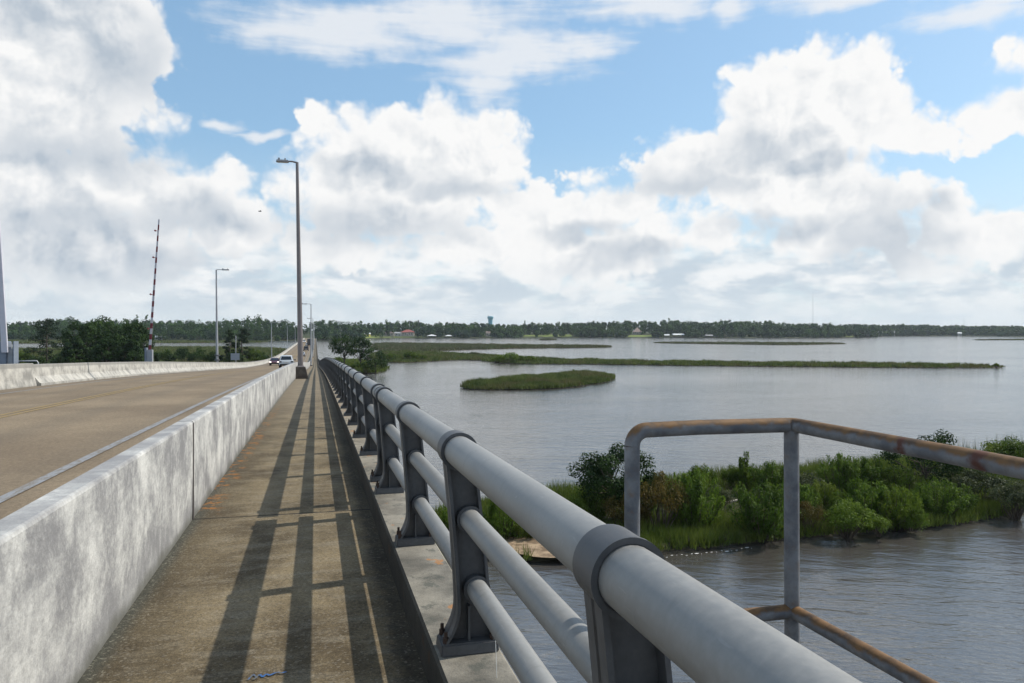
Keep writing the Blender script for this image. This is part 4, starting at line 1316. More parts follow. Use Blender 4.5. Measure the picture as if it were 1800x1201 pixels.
# (kind, x of middle, y of top, y of foot, width) in units of the 1800 px frame, label
SHRUBS = [
    ('fa', 800, 893, 968, 80, 'feathery green shrub seen between the second and third railing posts'),
    ('fa', 885, 882, 955, 90, 'feathery green shrub on the bank directly left of the sand patch'),
    ('fc', 925, 902, 950, 70, 'low shrub just behind the sand patch'),
    ('fa', 1035, 862, 925, 84, 'feathery shrub at the foot of the small leafy tree'),
    ('ma', 1000, 880, 935, 70, 'dark shrub between the sand patch and the small leafy tree'),
    ('mc', 1098, 868, 940, 90, 'dull shrub directly behind the left post of the pipe handrail'),
    ('mc', 1160, 840, 942, 104, 'reddish tinged shrub just right of the left handrail post'),
    ('fa', 1222, 836, 935, 106, 'tall green shrub between the reddish shrub and the driftwood'),
    ('ma', 1236, 822, 880, 56, 'small dense shrub at the back of the bank, near the tall thin shrub'),
    ('ma', 1283, 822, 868, 44, 'small round shrub beside the tall thin shrub at the back of the bank'),
    ('up', 1310, 807, 872, 42, 'tall thin upright shrub at the back of the bank'),
    ('fb', 1352, 820, 885, 90, 'round shrub right of the tall thin upright shrub'),
    ('mb', 1262, 858, 900, 60, 'grey green shrub behind the driftwood'),
    ('fa', 1338, 862, 950, 130, 'largest feathery shrub, in front of and left of the middle handrail post'),
    ('mb', 1420, 838, 890, 80, 'grey green shrub just right of the middle handrail post'),
    ('fc', 1450, 852, 910, 80, 'spreading green shrub in the middle of the right bank'),
    ('fa', 1478, 806, 872, 86, 'tall feathery shrub at the back of the bank right of the middle handrail post'),
    ('fb', 1530, 812, 872, 90, 'feathery shrub at the back, left of the tall dark leafy bush'),
    ('fc', 1590, 826, 880, 80, 'spreading shrub in front of the tall dark leafy bush'),
    ('fa', 1520, 852, 922, 106, 'broad green shrub in the middle of the front row right of the handrail'),
    ('fc', 1582, 862, 930, 84, 'rounded dark shrub right of the broad green shrub of the front row'),
    ('md', 1490, 895, 945, 100, 'bright green low vine mound near the water right of the handrail post'),
    ('mc', 1425, 888, 938, 70, 'reddish brown low shrub behind the bright green vine mound'),
    ('fa', 1650, 852, 915, 100, 'green shrub in the right front row below the rusty rail'),
    ('mb', 1720, 834, 890, 100, 'grey brown shrub beneath the rusty handrail, near the right edge'),
    ('fb', 1690, 862, 905, 80, 'small feathery shrub near the water, second from the right edge'),
    ('mb', 1785, 855, 912, 90, 'grey bush overhanging the water at the right edge'),
    ('ma', 1770, 776, 832, 110, 'bushy green shrub at the back of the bank, above the rusty rail at right'),
    ('fc', 1840, 782, 850, 120, 'broad shrub cut by the right edge behind the rusty rail'),
    ('fb', 1395, 852, 925, 90, 'feathery shrub directly behind the middle handrail post'),
    ('ma', 1190, 862, 905, 60, 'dark low shrub between the reddish shrub and the tall green one'),
    ('fb', 1130, 846, 912, 60, 'feathery shrub right behind the leafy tree'),
    ('fb', 1600, 898, 934, 66, 'small feathery shrub at the foot of the rounded dark shrub'),
    ('md', 1545, 916, 942, 60, 'low bright green plant at the water below the broad green shrub'),
]
GRP = 'shrubs on the near river bank'
for i, (k, px, pt, pf, wpx, lab) in enumerate(SHRUBS):
    x, y = ground(px, pf, 0.25)
    D = (EYE - 0.25) * F / (pf - YH)
    h = EYE - 0.25 - (pt - YH) * D / F
    w = wpx * D / F
    s = (w / SIZE[k][1], w / SIZE[k][1], max(0.8, h) * 1.12 / SIZE[k][0])
    # keep the foot of the crown behind the measured front line
    x2, y2 = at_depth(px, D + w * 0.25)
    dup(SH[k], lab, (x2, y2, 0.2), (i * 2.399) % 6.28, s, GRP)
for k in list(SH):
    rt = SH[k]
    for ch in list(rt.children):
        bpy.data.objects.remove(ch)
    bpy.data.objects.remove(rt)

# small leafy tree behind the left handrail post
x, y = ground(1082, 915, 0.25)
L, tb = broadleaf(41, 4.1, 4.8, 0.10, 0.22, 60, 190, 0.135)
tree_thing('small_tree', 'small leafy tree on the near bank behind the left handrail post', 'tree', L, tb, 'tree_leaf', (x, y, 0.2), 0.4)
# tall dark leafy bush at the right
x, y = ground(1625, 868, 0.25)
L, tb = broadleaf(42, 4.2, 4.8, 0.10, 0.10, 44, 150, 0.14)
tree_thing('small_tree', 'tall dark leafy bush under the rust spots of the handrail', 'tree', L, tb, 'tree_leaf', (x, y, 0.2), 1.4)

# -------- bushes dotted on the marsh
def marsh_bush(label, px, pt, pf, wpx, seed, mat='shrub_leaf', dD=0):
    D = (EYE - 0.2) * F / (pf - YH) + dD
    x, y = at_depth(px, D)
    h = EYE - 0.2 - (pt - YH) * D / F
    w = wpx * D / F
    L, tb = mound(seed, max(h, 1.0), w, 24, 50, max(0.22, w * 0.06))
    root = thing('bush', label, 'bush', (x, y, 0.15))
    root['group'] = 'bushes on the marsh spits'
    tb.build('stems', M['bark'], root)
    link('foliage', quick_mesh('foliage', L, 4), M[mat], root)
marsh_bush('broad bush on the peninsula right of the islet trees', 722, 618, 634, 40, 201)
marsh_bush('low bush at the left end of the peninsula, behind the smallest islet tree', 690, 622, 634, 36, 202)
marsh_bush('small bush right of the broad bush on the peninsula', 742, 624, 634, 22, 203)
marsh_bush('brightest bush where the long spit begins', 893, 619.5, 636, 44, 204, 'vine_leaf', -6)
marsh_bush('bush just right of the brightest one on the long spit', 925, 627, 637, 42, 205)
marsh_bush('dark low bush at the near left corner of the long spit', 872, 629, 637, 24, 206)
marsh_bush('single tiny bush on the back of the oval islet', 1010, 648, 661, 10, 207)
marsh_bush('tiny bush near the right tip of the long spit', 1751, 638, 646, 10, 208)
marsh_bush('grey bush on the inner spit beside the channel', 832, 619.5, 626, 22, 209, 'grey_leaf')

# -------- trees beside the bridge
def put(fn, seed, px, pt, pf, wpx, name, label, mat, grp=None, rz=0.0, **kw):
    D = (EYE - 0.3) * F / (pf - YH)
    x, y = at_depth(px, D)
    h = EYE - 0.3 - (pt - YH) * D / F
    w = wpx * D / F
    L, tb = fn(seed, h, w, **kw)
    return tree_thing(name, label, 'tree', L, tb, mat, (x, y, 0.2), rz, (1, 1, 1), grp)
G1 = 'trees on the islet beside the bridge'
put(broadleaf, 51, 606, 587, 648, 62, 'broadleaf_tree', 'largest dark round tree on the islet beside the bridge, with a forked trunk', 'tree_leaf', G1, trunk=0.22, crown_lo=0.36, nclump=44, nleaf=90, leaf=0.36)
put(broadleaf, 52, 634, 592, 651, 44, 'broadleaf_tree', 'middle tree on the islet, overlapping the largest one', 'tree_leaf', G1, trunk=0.18, crown_lo=0.30, nclump=36, nleaf=80, leaf=0.34)
put(broadleaf, 53, 660, 607, 655, 46, 'broadleaf_tree', 'smallest islet tree, drooping over the water at right', 'tree_leaf', G1, trunk=0.14, crown_lo=0.14, nclump=40, nleaf=70, leaf=0.32, droop=1.0)
marsh_bush('round green bush at the left of the islet trees, above the railing', 594, 625, 646, 22, 210)
marsh_bush('bright bush under the islet trees', 628, 636, 653, 30, 211, 'shrub_leaf')
marsh_bush('dark bush at the water edge under the smallest islet tree', 643, 638, 656, 24, 212, 'shrub_leaf')

G2 = 'trees on the left bank'
put(pine, 61, 82, 558, 655, 62, 'pine_tree', 'dark pine standing alone left of the big tree mass behind the far barrier', 'pine_leaf', G2, n=34, nleaf=110, leaf=0.34, lo=0.22)
for (sd, px, pt, pf, w, lab) in (
        (62, 146, 562, 665, 66, 'leftmost big dark tree of the mass behind the far barrier'), (63, 178, 554, 660, 74, 'tallest tree of the dark mass behind the far barrier'),
        (64, 210, 556, 662, 68, 'broad tree right of the tallest one in the dark mass'), (65, 238, 565, 660, 60, 'rightmost big dark tree, just left of the striped gate arm'),
        (66, 190, 585, 668, 56, 'lower leafy tree in front of the dark mass'), (67, 132, 590, 668, 40, 'shorter tree filling the gap right of the lone pine'), (68, 228, 592, 668, 48, 'lower tree in front of the rightmost big dark tree')):
    put(broadleaf, sd, px, pt, pf, w, 'broadleaf_tree', lab, 'tree_leaf', G2, trunk=0.25, crown_lo=0.08, nclump=72, nleaf=110, leaf=0.40)
put(pine, 71, 404, 580, 650, 28, 'pine_tree', 'left pine of the pair behind the banded street lamp', 'pine_leaf', G2, n=26, nleaf=80, leaf=0.34, lo=0.30)
put(pine, 72, 426, 577, 648, 34, 'pine_tree', 'right pine of the pair behind the road sign', 'pine_leaf', G2, n=28, nleaf=85, leaf=0.36, lo=0.28)
for i, (px, pt, pf, w, lab) in enumerate([
        (40, 611, 655, 44, 'yellow green bush left of the lone pine'), (66, 622, 660, 40, 'low bush under the lone pine'), (105, 618, 660, 40, 'bush between the lone pine and the dark mass'),
        (268, 607, 655, 34, 'dark bush just right of the striped gate arm'), (292, 611, 652, 40, 'bush right of the striped gate arm, second from it'), (322, 606, 650, 40, 'tallest bush of the row between gate and banded lamp'),
        (350, 611, 650, 40, 'bush left of the banded lamp, second from it'), (376, 613, 650, 36, 'bush just left of the banded lamp'), (410, 614, 650, 40, 'bush under the pair of pines'), (446, 610, 648, 38, 'bush right of the road sign'),
        (462, 618, 646, 26, 'rightmost low bush of the row behind the far barrier'), (15, 618, 660, 44, 'bush behind the white gate housing at the left edge')]):
    D = 10.7 * F / (pf - YH)
    x, y = at_depth(px, D)
    h = EYE - 0.3 - (pt - YH) * D / F
    L, tb = mound(300 + i, h, w * D / F, 28, 60, 0.36)
    root = thing('bush', lab, 'bush', (x, y, 0.15), 0, 'bushes on the left bank')
    tb.build('stems', M['bark'], root)
    link('foliage', quick_mesh('foliage', L, 4), M['shrub_leaf' if i in (0, 9) else 'tree_leaf'], root)

# ------------------------------------------------------------------ far shore: ground, lawns and woods
SHORE = [(-900, 606), (-500, 602), (-100, 598.6), (60, 598.2), (250, 599), (400, 600), (500, 598.6), (560, 598.4), (620, 597.2), (660, 595.4), (690, 594.6), (800, 594.5), (1000, 593.7), (1250, 593.6), (1400, 594.0), (1500, 593.4), (1526, 592.6), (1540, 591.2), (1600, 590.6), (1700, 591.0), (1800, 592.0), (2000, 592.6), (2300, 594), (2700, 598)]
def interp(tab, v):
    for i in range(len(tab) - 1):
        if tab[i][0] <= v <= tab[i + 1][0]:
            t = (v - tab[i][0]) / (tab[i + 1][0] - tab[i][0])
            return tab[i][1] + (tab[i + 1][1] - tab[i][1]) * t
    return tab[0][1] if v < tab[0][0] else tab[-1][1]
def shore_D(px):
    return EYE * F / (interp(SHORE, px) - YH)
HT = [(-3, -0.6), (0, 0.5), (14, 1.3), (60, 4.2), (250, 6.0), (1150, 8.0)]
def land_z(px, D):
    return interp(HT, D - shore_D(px))
vs, fs = [], []
pxs = list(range(-900, 2701, 20))
for px in pxs:
    sd = shore_D(px) + 2.5 * mnoise.noise(Vector((px * 0.03, 0, 0)))
    for (d, z) in HT:
        x, y = at_depth(px, sd + d)
        vs.append((x, y, z))
n = len(HT)
for i in range(len(pxs) - 1):
    for k in range(n - 1):
        fs.append((i * n + k, (i + 1) * n + k, (i + 1) * n + k + 1, i * n + k + 1))
o = link('far_shore', mesh_from('far_shore', vs, fs, True), M['land']); kind(o, 'structure')

def lawn(px0, px1, d0, d1):
    vs, fs = [], []
    k = 14
    for i in range(k + 1):
        px = px0 + (px1 - px0) * i / k
        for d in (d0, d0 + (d1 - d0) * 0.33, d0 + (d1 - d0) * 0.66, d1):
            w = 1.0 if 0 < i < k else 0.4
            D = shore_D(px) + d0 + (d - d0) * w * (1 + 0.15 * mnoise.noise(Vector((px * 0.1, d * 0.02, 5))))
            x, y = at_depth(px, D)
            vs.append((x, y, land_z(px, D) + 0.35))
    for i in range(k):
        for j in range(3):
            a = i * 4 + j
            fs.append((a, a + 4, a + 5, a + 1))
    o = link('lawn', mesh_from('lawn', vs, fs, True), M['lawn']); kind(o, 'structure')
LAWNS = [(918, 958, 14, 40), (954, 1006, 6, 48), (1104, 1148, 4, 36), (640, 668, 3, 40), (668, 745, 2, 12), (1485, 1500, 4, 22)]
for l in LAWNS:
    lawn(*l)

TOP = [(-900, 556), (-300, 562), (0, 564), (60, 563), (100, 560), (125, 558), (150, 563), (200, 562), (240, 559), (280, 562), (320, 559), (345, 563), (400, 560), (430, 556), (455, 556), (480, 561), (505, 563), (519, 567), (528, 573), (536, 568), (548, 563), (565, 560), (590, 562), (620, 566), (650, 566), (690, 563), (735, 564), (750, 567), (780, 567), (800, 566), (850, 568), (880, 569), (905, 571), (920, 567), (950, 567), (1000, 566.5), (1040, 564), (1100, 563), (1177, 561.5), (1230, 563.5), (1290, 562), (1310, 560), (1330, 564), (1345, 561), (1370, 566), (1400, 567.5), (1430, 567), (1460, 568), (1480, 570), (1510, 569), (1540, 570.5), (1580, 569.5), (1630, 569.5), (1660, 572), (1700, 571.5), (1740, 572), (1800, 573), (2000, 574), (2300, 570), (2700, 566)]
CLEAR = [(529, 556, -10, 120)] + [(a, b, -5, d) for (a, b, c_, d) in LAWNS] + [(672, 736, -5, 42), (748, 800, -5, 12), (1112, 1128, -5, 60), (1165, 1203, -5, 16), (1235, 1256, -5, 10), (852, 865, -5, 26)]
def wood(name, label, p0, p1, seed, shrubline=True):
    r = np.random.default_rng(seed)
    chunks = []
    px = p0
    for (off, frac, step) in ((6, 0.42, 6.5), (13, 0.66, 7.5), (28, 0.82, 7.5), (52, 0.92, 7.5), (85, 0.98, 7.5), (130, 1.0, 7.5)):
        px = p0
        while px < p1:
            sd = shore_D(px)
            D = sd + off + r.normal() * 5
            dpx = step * F / D
            px += dpx * (0.6 + 0.8 * r.random())
            if any(a < px < b and c_ - 4 < D - sd < d for (a, b, c_, d) in CLEAR) and not (900 < px < 1010 and r.random() < 0.22):
                continue
            z0 = land_z(px, D)
            ztop = EYE + (YH - interp(TOP, px)) * D / F
            sway = 0.7 * mnoise.noise(Vector((px * 0.035, off * 0.05, seed))) + 0.35 * r.normal()
            f = frac * (1 + 0.12 * sway) if off > 20 else frac * (0.75 + 0.45 * r.random())
            H = max(4.0, (ztop - z0) * f)
            w = (6.5 + 7.5 * r.random() ** 1.5) * (1.0 if off > 7 else 0.9)
            x, y = at_depth(px, D)
            k = int(13 + r.integers(0, 5))
            cl = []
            rx, rz = w / 2, H * (0.36 + 0.08 * r.random())
            zc = z0 + H - rz
            for i in range(k):
                d = r.normal(size=3); d /= np.linalg.norm(d) + 1e-6
                q = 0.45 + 0.35 * r.random()
                cl.append((x + d[0] * rx * q, y + d[1] * rx * q, zc + d[2] * rz * (q + 0.12) - 0.10 * w, w * (0.17 + 0.09 * r.random())))
            for i in range(3):
                cl.append((x + r.normal() * w * 0.15, y + r.normal() * w * 0.15, z0 + H * (0.08 + 0.13 * i), w * 0.22))
            chunks.append(clump_leaves(cl, 20, 1.35 * D / 850, r, 0.5, 0.85, 0.55, 0.8))
    o = link(name, quick_mesh(name, np.vstack(chunks), 4), M['wood_leaf'])
    kind(o, 'stuff', label, 'woods')
wood('far_woods', 'dark wooded far shore left of the bridge end', -560, 545, 401)
wood('far_woods', 'green wooded far shore with houses right of the bridge end', 545, 1527, 402)
wood('far_woods', 'hazy blue green woods along the most distant shore at right', 1527, 2200, 403)

# pines that stand out above the woods
def stand_pine(label, px, pt, seed, off=30, w=5.5, lo=0.62):
    D = shore_D(px) + off
    z0 = land_z(px, D)
    H = EYE + (YH - pt) * D / F - z0
    L, tb = pine(seed, H, w, 0.28, lo, 12, 26, 0.9)
    x, y = at_depth(px, D)
    tree_thing('pine_tree', label, 'tree', L, tb, 'wood_leaf', (x, y, z0), 0, (1, 1, 1), 'pines standing above the far woods')
stand_pine('tall pine above the far woods just left of the striped gate arm', 241, 553.5, 501)
stand_pine('tall pine above the far woods beside the striped gate arm', 258, 552.5, 502)
stand_pine('tallest flat topped pine above the far woods right of the banded lamp', 456, 551.5, 503, 30, 7)
stand_pine('pair mate pine left of the tallest flat topped pine', 436, 554, 504)
stand_pine('pine above the far woods right of the red roofed house', 735, 562, 505)
stand_pine('thin tree above the far woods right of the water tower', 922, 563, 506, 40, 5)
stand_pine('round pine above the far woods near the middle of the open shore', 1177, 559, 507, 90, 7)
stand_pine('pine above the far woods left of the striped gate, nearest the dark mass', 125, 556, 508, 30, 9)
HAZE = 0.00008
# ------------------------------------------------------------------ vehicles
def paint(name, col, rough=0.28):
    m, N = new_mat(name)
    b = N.n('ShaderNodeBsdfPrincipled', {'Base Color': (*col, 1), 'Roughness': rough, 'Coat Weight': 0.6, 'Coat Roughness': 0.08})
    N.n('ShaderNodeOutputMaterial', {'Surface': b.outputs[0]})
    return m
M['car_white'] = paint("white car paint", (0.50, 0.53, 0.56))
M['car_red'] = paint("dark red car paint", (0.085, 0.012, 0.016))
M['car_dark'] = paint("dark vehicle paint", (0.018, 0.02, 0.026))
M['car_glass'] = paint("car glass", (0.012, 0.014, 0.016), 0.06)
M['tyre'] = plain("tyre rubber", (0.02, 0.02, 0.02), 0.9)
M['rim'] = plain("wheel rim", (0.35, 0.35, 0.36), 0.35, 0.7)
M['trim'] = plain("black plastic", (0.022, 0.022, 0.024), 0.6)
M['tail'] = plain("tail lamp", (0.16, 0.01, 0.012), 0.25)
m, N = new_mat("lit headlamp")
e = N.n('ShaderNodeEmission', {'Color': (1.0, 0.93, 0.86, 1), 'Strength': 2.6})
N.n('ShaderNodeOutputMaterial', {'Surface': e.outputs[0]})
M['headlamp'] = m
M['plate_white'] = plain("number plate", (0.55, 0.55, 0.52), 0.5)

def car(name, label, cat, X, y, rz, paintm, kindc='suv', lights=False):
    """built along +y (front), origin on the road between the wheels"""
    if kindc == 'suv':
        L, W, prof = 4.5, 1.84, [(-2.22, 0.42, 0.62), (-2.26, 0.85, 0.98), (-2.15, 1.05, 1.1), (2.1, 0.55, 1.0)]
        lower = [(-2.24, 0.38), (-2.27, 0.62), (-2.22, 0.92), (-2.12, 1.02), (-1.0, 1.02), (0.75, 1.00), (1.0, 0.98), (1.95, 0.86), (2.18, 0.70), (2.22, 0.40)]
        green = [(-2.06, 1.01), (-1.72, 1.56), (-1.2, 1.66), (0.0, 1.68), (0.35, 1.58), (1.12, 0.99)]
        wr, wb = 0.35, (-1.36, 1.36)
    elif kindc == 'pickup':
        L, W = 5.6, 1.98
        lower = [(-2.80, 0.50), (-2.83, 0.75), (-2.80, 1.12), (-2.6, 1.15), (-0.6, 1.15), (1.2, 1.14), (2.45, 1.06), (2.76, 0.86), (2.80, 0.48)]
        green = [(-0.75, 1.14), (-0.62, 1.80), (-0.2, 1.90), (0.75, 1.90), (1.05, 1.78), (1.65, 1.13)]
        wr, wb = 0.40, (-1.75, 1.75)
    else:
        L, W = 4.7, 1.80
        lower = [(-2.32, 0.36), (-2.35, 0.60), (-2.28, 0.90), (-1.7, 0.98), (-0.5, 0.94), (0.9, 0.92), (1.2, 0.90), (2.05, 0.76), (2.30, 0.60), (2.34, 0.34)]
        green = [(-1.78, 0.96), (-1.15, 1.38), (-0.5, 1.45), (0.15, 1.44), (0.45, 1.36), (1.22, 0.90)]
        wr, wb = 0.33, (-1.40, 1.40)
    root = thing(name, label, cat, (X, y, deck(y) + RZ + 0.02), rz, 'vehicles on the bridge')
    slope = math.atan((deck(y + 2) - deck(y - 2)) / 4)
    root.rotation_euler = (slope * (1 if abs(rz) < 1 else -1), 0, rz)
    h = W / 2
    def loft(side_pts, x_of, b, close_bottom=None):
        n = len(side_pts)
        vs = []
        cols = [-1.0, -0.86, 0.0, 0.86, 1.0]
        for c in cols:
            for (yy, zz) in side_pts:
                w = x_of(zz)
                ins = 0.03 if abs(c) == 1.0 else 0.0
                cx = c * w
                vs.append((cx, yy * (1.0 - ins * 0.6) , zz - (0.02 if abs(c) == 1 else 0)))
        fs = []
        for i in range(len(cols) - 1):
            for k in range(n - 1):
                fs.append((i * n + k, (i + 1) * n + k, (i + 1) * n + k + 1, i * n + k + 1))
            fs.append((i * n + n - 1, (i + 1) * n + n - 1, (i + 1) * n, i * n))
        fs.append(tuple(range(n - 1, -1, -1)))
        fs.append(tuple((len(cols) - 1) * n + k for k in range(n)))
        b.add(vs, fs)
    b = MB()
    loft(lower, lambda z: h * (1.0 - 0.06 * max(0, (z - 0.7) / 0.4)), b)
    zb = green[0][1]; zt = max(p[1] for p in green)
    gx = lambda z: h * (0.93 - 0.20 * (z - zb) / (zt - zb))
    loft(green, gx, b)
    if kindc == 'pickup':
        pass
    body = b.build('body', M[paintm], root, bevel=0.035, seg=2)
    sharp_smooth(body, 40)
    # windows, slightly proud of the body
    def quad(name, pts, mat, par=root, th=0.012):
        p = [Vector(q) for q in pts]
        nrm = (p[1] - p[0]).cross(p[2] - p[0]).normalized()
        vs = [q + nrm * th for q in p] + [q - nrm * 0.03 for q in p]
        k = len(p)
        mb = MB().add(vs, [tuple(range(k)), tuple(range(2 * k - 1, k - 1, -1))] + [(i, k + i, k + (i + 1) % k, (i + 1) % k) for i in range(k)])
        return mb.build(name, M[mat], par)
    def lerp(a, c, t): return (a[0] + (c[0] - a[0]) * t, a[1] + (c[1] - a[1]) * t)
    r0, r1 = lerp(green[0], green[1], 0.12), lerp(green[0], green[1], 0.92)
    w0, w1 = gx(r0[1]) * 0.80, gx(r1[1]) * 0.80
    quad('rear_window', [(w0, r0[0], r0[1]), (-w0, r0[0], r0[1]), (-w1, r1[0], r1[1]), (w1, r1[0], r1[1])], 'car_glass')
    f0, f1 = lerp(green[-1], green[-2], 0.10), lerp(green[-1], green[-2], 0.95)
    w0, w1 = gx(f0[1]) * 0.82, gx(f1[1]) * 0.82
    quad('windscreen', [(-w0, f0[0], f0[1]), (w0, f0[0], f0[1]), (w1, f1[0], f1[1]), (-w1, f1[0], f1[1])], 'car_glass')
    for s in (-1, 1):
        za, zc = zb + 0.06, zt - 0.12
        ya = lerp(green[0], green[1], 0.3)[0] + 0.12; yb = lerp(green[-1], green[-2], 0.25)[0] - 0.12
        yc, yd = green[1][0] + 0.25, green[-2][0] - 0.05
        pts = [(s * gx(za) * 1.0, ya, za), (s * gx(za) * 1.0, yb, za), (s * gx(zc) * 1.0, yd, zc), (s * gx(zc) * 1.0, yc, zc)]
        if s < 0: pts = pts[::-1]
        quad('side_window', pts, 'car_glass')
        q = MB().box(s * (h + 0.02), s * (h + 0.20), yb - 0.05, yb + 0.10, zb - 0.02, zb + 0.14)
        q.build('wing_mirror', M['trim'], root, bevel=0.02)
        hl = lower[-2]; 
        m1 = MB().box(s * h * 0.58, s * h * 0.95, hl[0] - 0.16, hl[0] + 0.03, hl[1] - 0.02, hl[1] + 0.14)
        m1.build('headlight', M['headlamp'] if lights else M['lens'], root, bevel=0.02)
        tl = lower[2]
        m2 = MB().box(s * h * 0.62, s * h * 0.97, lower[1][0] - 0.01, lower[1][0] + 0.22, tl[1] - 0.20, tl[1] - 0.02)
        m2.build('tail_light', M['tail'] if kindc != 'suv' else M['trim'], root, bevel=0.02)
        for wy in wb:
            t = MB().tube([(s * (h - 0.22), wy, wr), (s * (h + 0.005), wy, wr)], wr, 20)
            tt = t.build('wheel', M['tyre'], root)
            MB().tube([(s * (h - 0.10), wy, wr), (s * (h + 0.012), wy, wr)], wr * 0.62, 14).build('rim', M['rim'], tt)
    ry = lower[0][0]
    MB().box(-h * 0.86, h * 0.86, ry - 0.05, ry + 0.25, lower[0][1] - 0.08, lower[0][1] + 0.16).build('rear_bumper', M['trim'], root, bevel=0.03)
    fy = lower[-1][0]
    MB().box(-h * 0.86, h * 0.86, fy - 0.25, fy + 0.04, lower[-1][1] - 0.06, lower[-1][1] + 0.16).build('front_bumper', M['trim'], root, bevel=0.03)
    MB().box(-0.26, 0.26, lower[1][0] - 0.025, lower[1][0] + 0.05, 0.66, 0.80).build('number_plate', M['plate_white'], root)
    if kindc == 'pickup':
        c = MB()
        for s in (-0.45, 0.0, 0.45):
            c.tube([(s, -2.55, 1.15), (s, -2.6, 1.9), (s + 0.2, -2.5, 2.1)], 0.05, 8)
            c.ring(s, 1.45, 0.30, 0.36, -2.72, -2.66, 18)
        c.build('bicycle_rack', M['trim'], root)
    return root
car('white_suv', 'white sport utility car driving away, seen from behind', 'car', -3.72, 106, 0, 'car_white', 'suv')
car('red_car', 'dark red car with lit headlights coming towards the camera', 'car', -7.5, 152, PI, 'car_red', 'sedan', True)
car('white_car', 'white car half hidden behind the nearest lamp post', 'car', -4.1, 250, 0, 'car_white', 'sedan')
car('pickup_truck', 'dark pickup with a loaded rack at the tail, ahead of the half hidden white car', 'pickup truck', -3.75, 318, 0, 'car_dark', 'pickup')
car('white_car', 'small white car beside the tall dark truck far down the bridge', 'car', -4.3, 420, 0, 'car_white', 'suv')
car('white_car', 'tiny white car coming towards the camera at the far end of the bridge', 'car', -7.4, 530, PI, 'car_white', 'suv', True)
yv = 398
root = thing('box_truck', 'tall dark box truck far down the bridge', 'truck', (-2.9, yv, deck(yv) + RZ + 0.02), 0, 'vehicles on the bridge')
MB().box(-1.2, 1.2, -4.2, 2.0, 1.0, 4.0).build('cargo_box', M['car_dark'], root, bevel=0.06)
cabp = [(2.1, 0.6), (2.1, 2.5), (2.9, 2.6), (3.5, 1.7), (4.2, 1.5), (4.3, 0.6)]
cb = MB()
cb.add([(-1.05, a, b) for a, b in cabp] + [(1.05, a, b) for a, b in cabp], [tuple(range(5, -1, -1)), tuple(range(6, 12))] + [(i, (i + 1) % 6, 6 + (i + 1) % 6, 6 + i) for i in range(6)])
cb.build('cab', M['car_dark'], root, bevel=0.05)
MB().box(-1.1, 1.1, -4.25, 2.0, 0.75, 0.99).build('chassis', M['trim'], root)
for s in (-1, 1):
    for wy in (-2.6, 3.2):
        t = MB().tube([(s * 0.8, wy, 0.5), (s * 1.15, wy, 0.5)], 0.5, 18).build('wheel', M['tyre'], root)
        MB().tube([(s * 1.0, wy, 0.5), (s * 1.165, wy, 0.5)], 0.28, 12).build('rim', M['rim'], t)
    MB().box(s * 0.95, s * 1.15, -4.29, -4.2, 0.8, 0.95).build('tail_light', M['tail'], root)

# ------------------------------------------------------------------ houses and boathouses on the far shore
def wallmat(n, c): return plain(n, c, 0.85, 0, 0.08, 0.6)
M['wall_white'] = wallmat("white siding", (0.50, 0.50, 0.48))
M['wall_cream'] = wallmat("cream siding", (0.55, 0.50, 0.42))
M['wall_yellow'] = wallmat("yellow siding", (0.46, 0.42, 0.10))
M['roof_red'] = wallmat("red roof", (0.30, 0.085, 0.07))
M['roof_brown'] = wallmat("brown roof", (0.13, 0.105, 0.095))
M['roof_tan'] = wallmat("tan roof", (0.36, 0.27, 0.23))
M['roof_white'] = wallmat("white metal roof", (0.68, 0.70, 0.70))
M['roof_grey'] = wallmat("grey roof", (0.34, 0.35, 0.36))
M['window'] = plain("dark window", (0.03, 0.035, 0.04), 0.15)

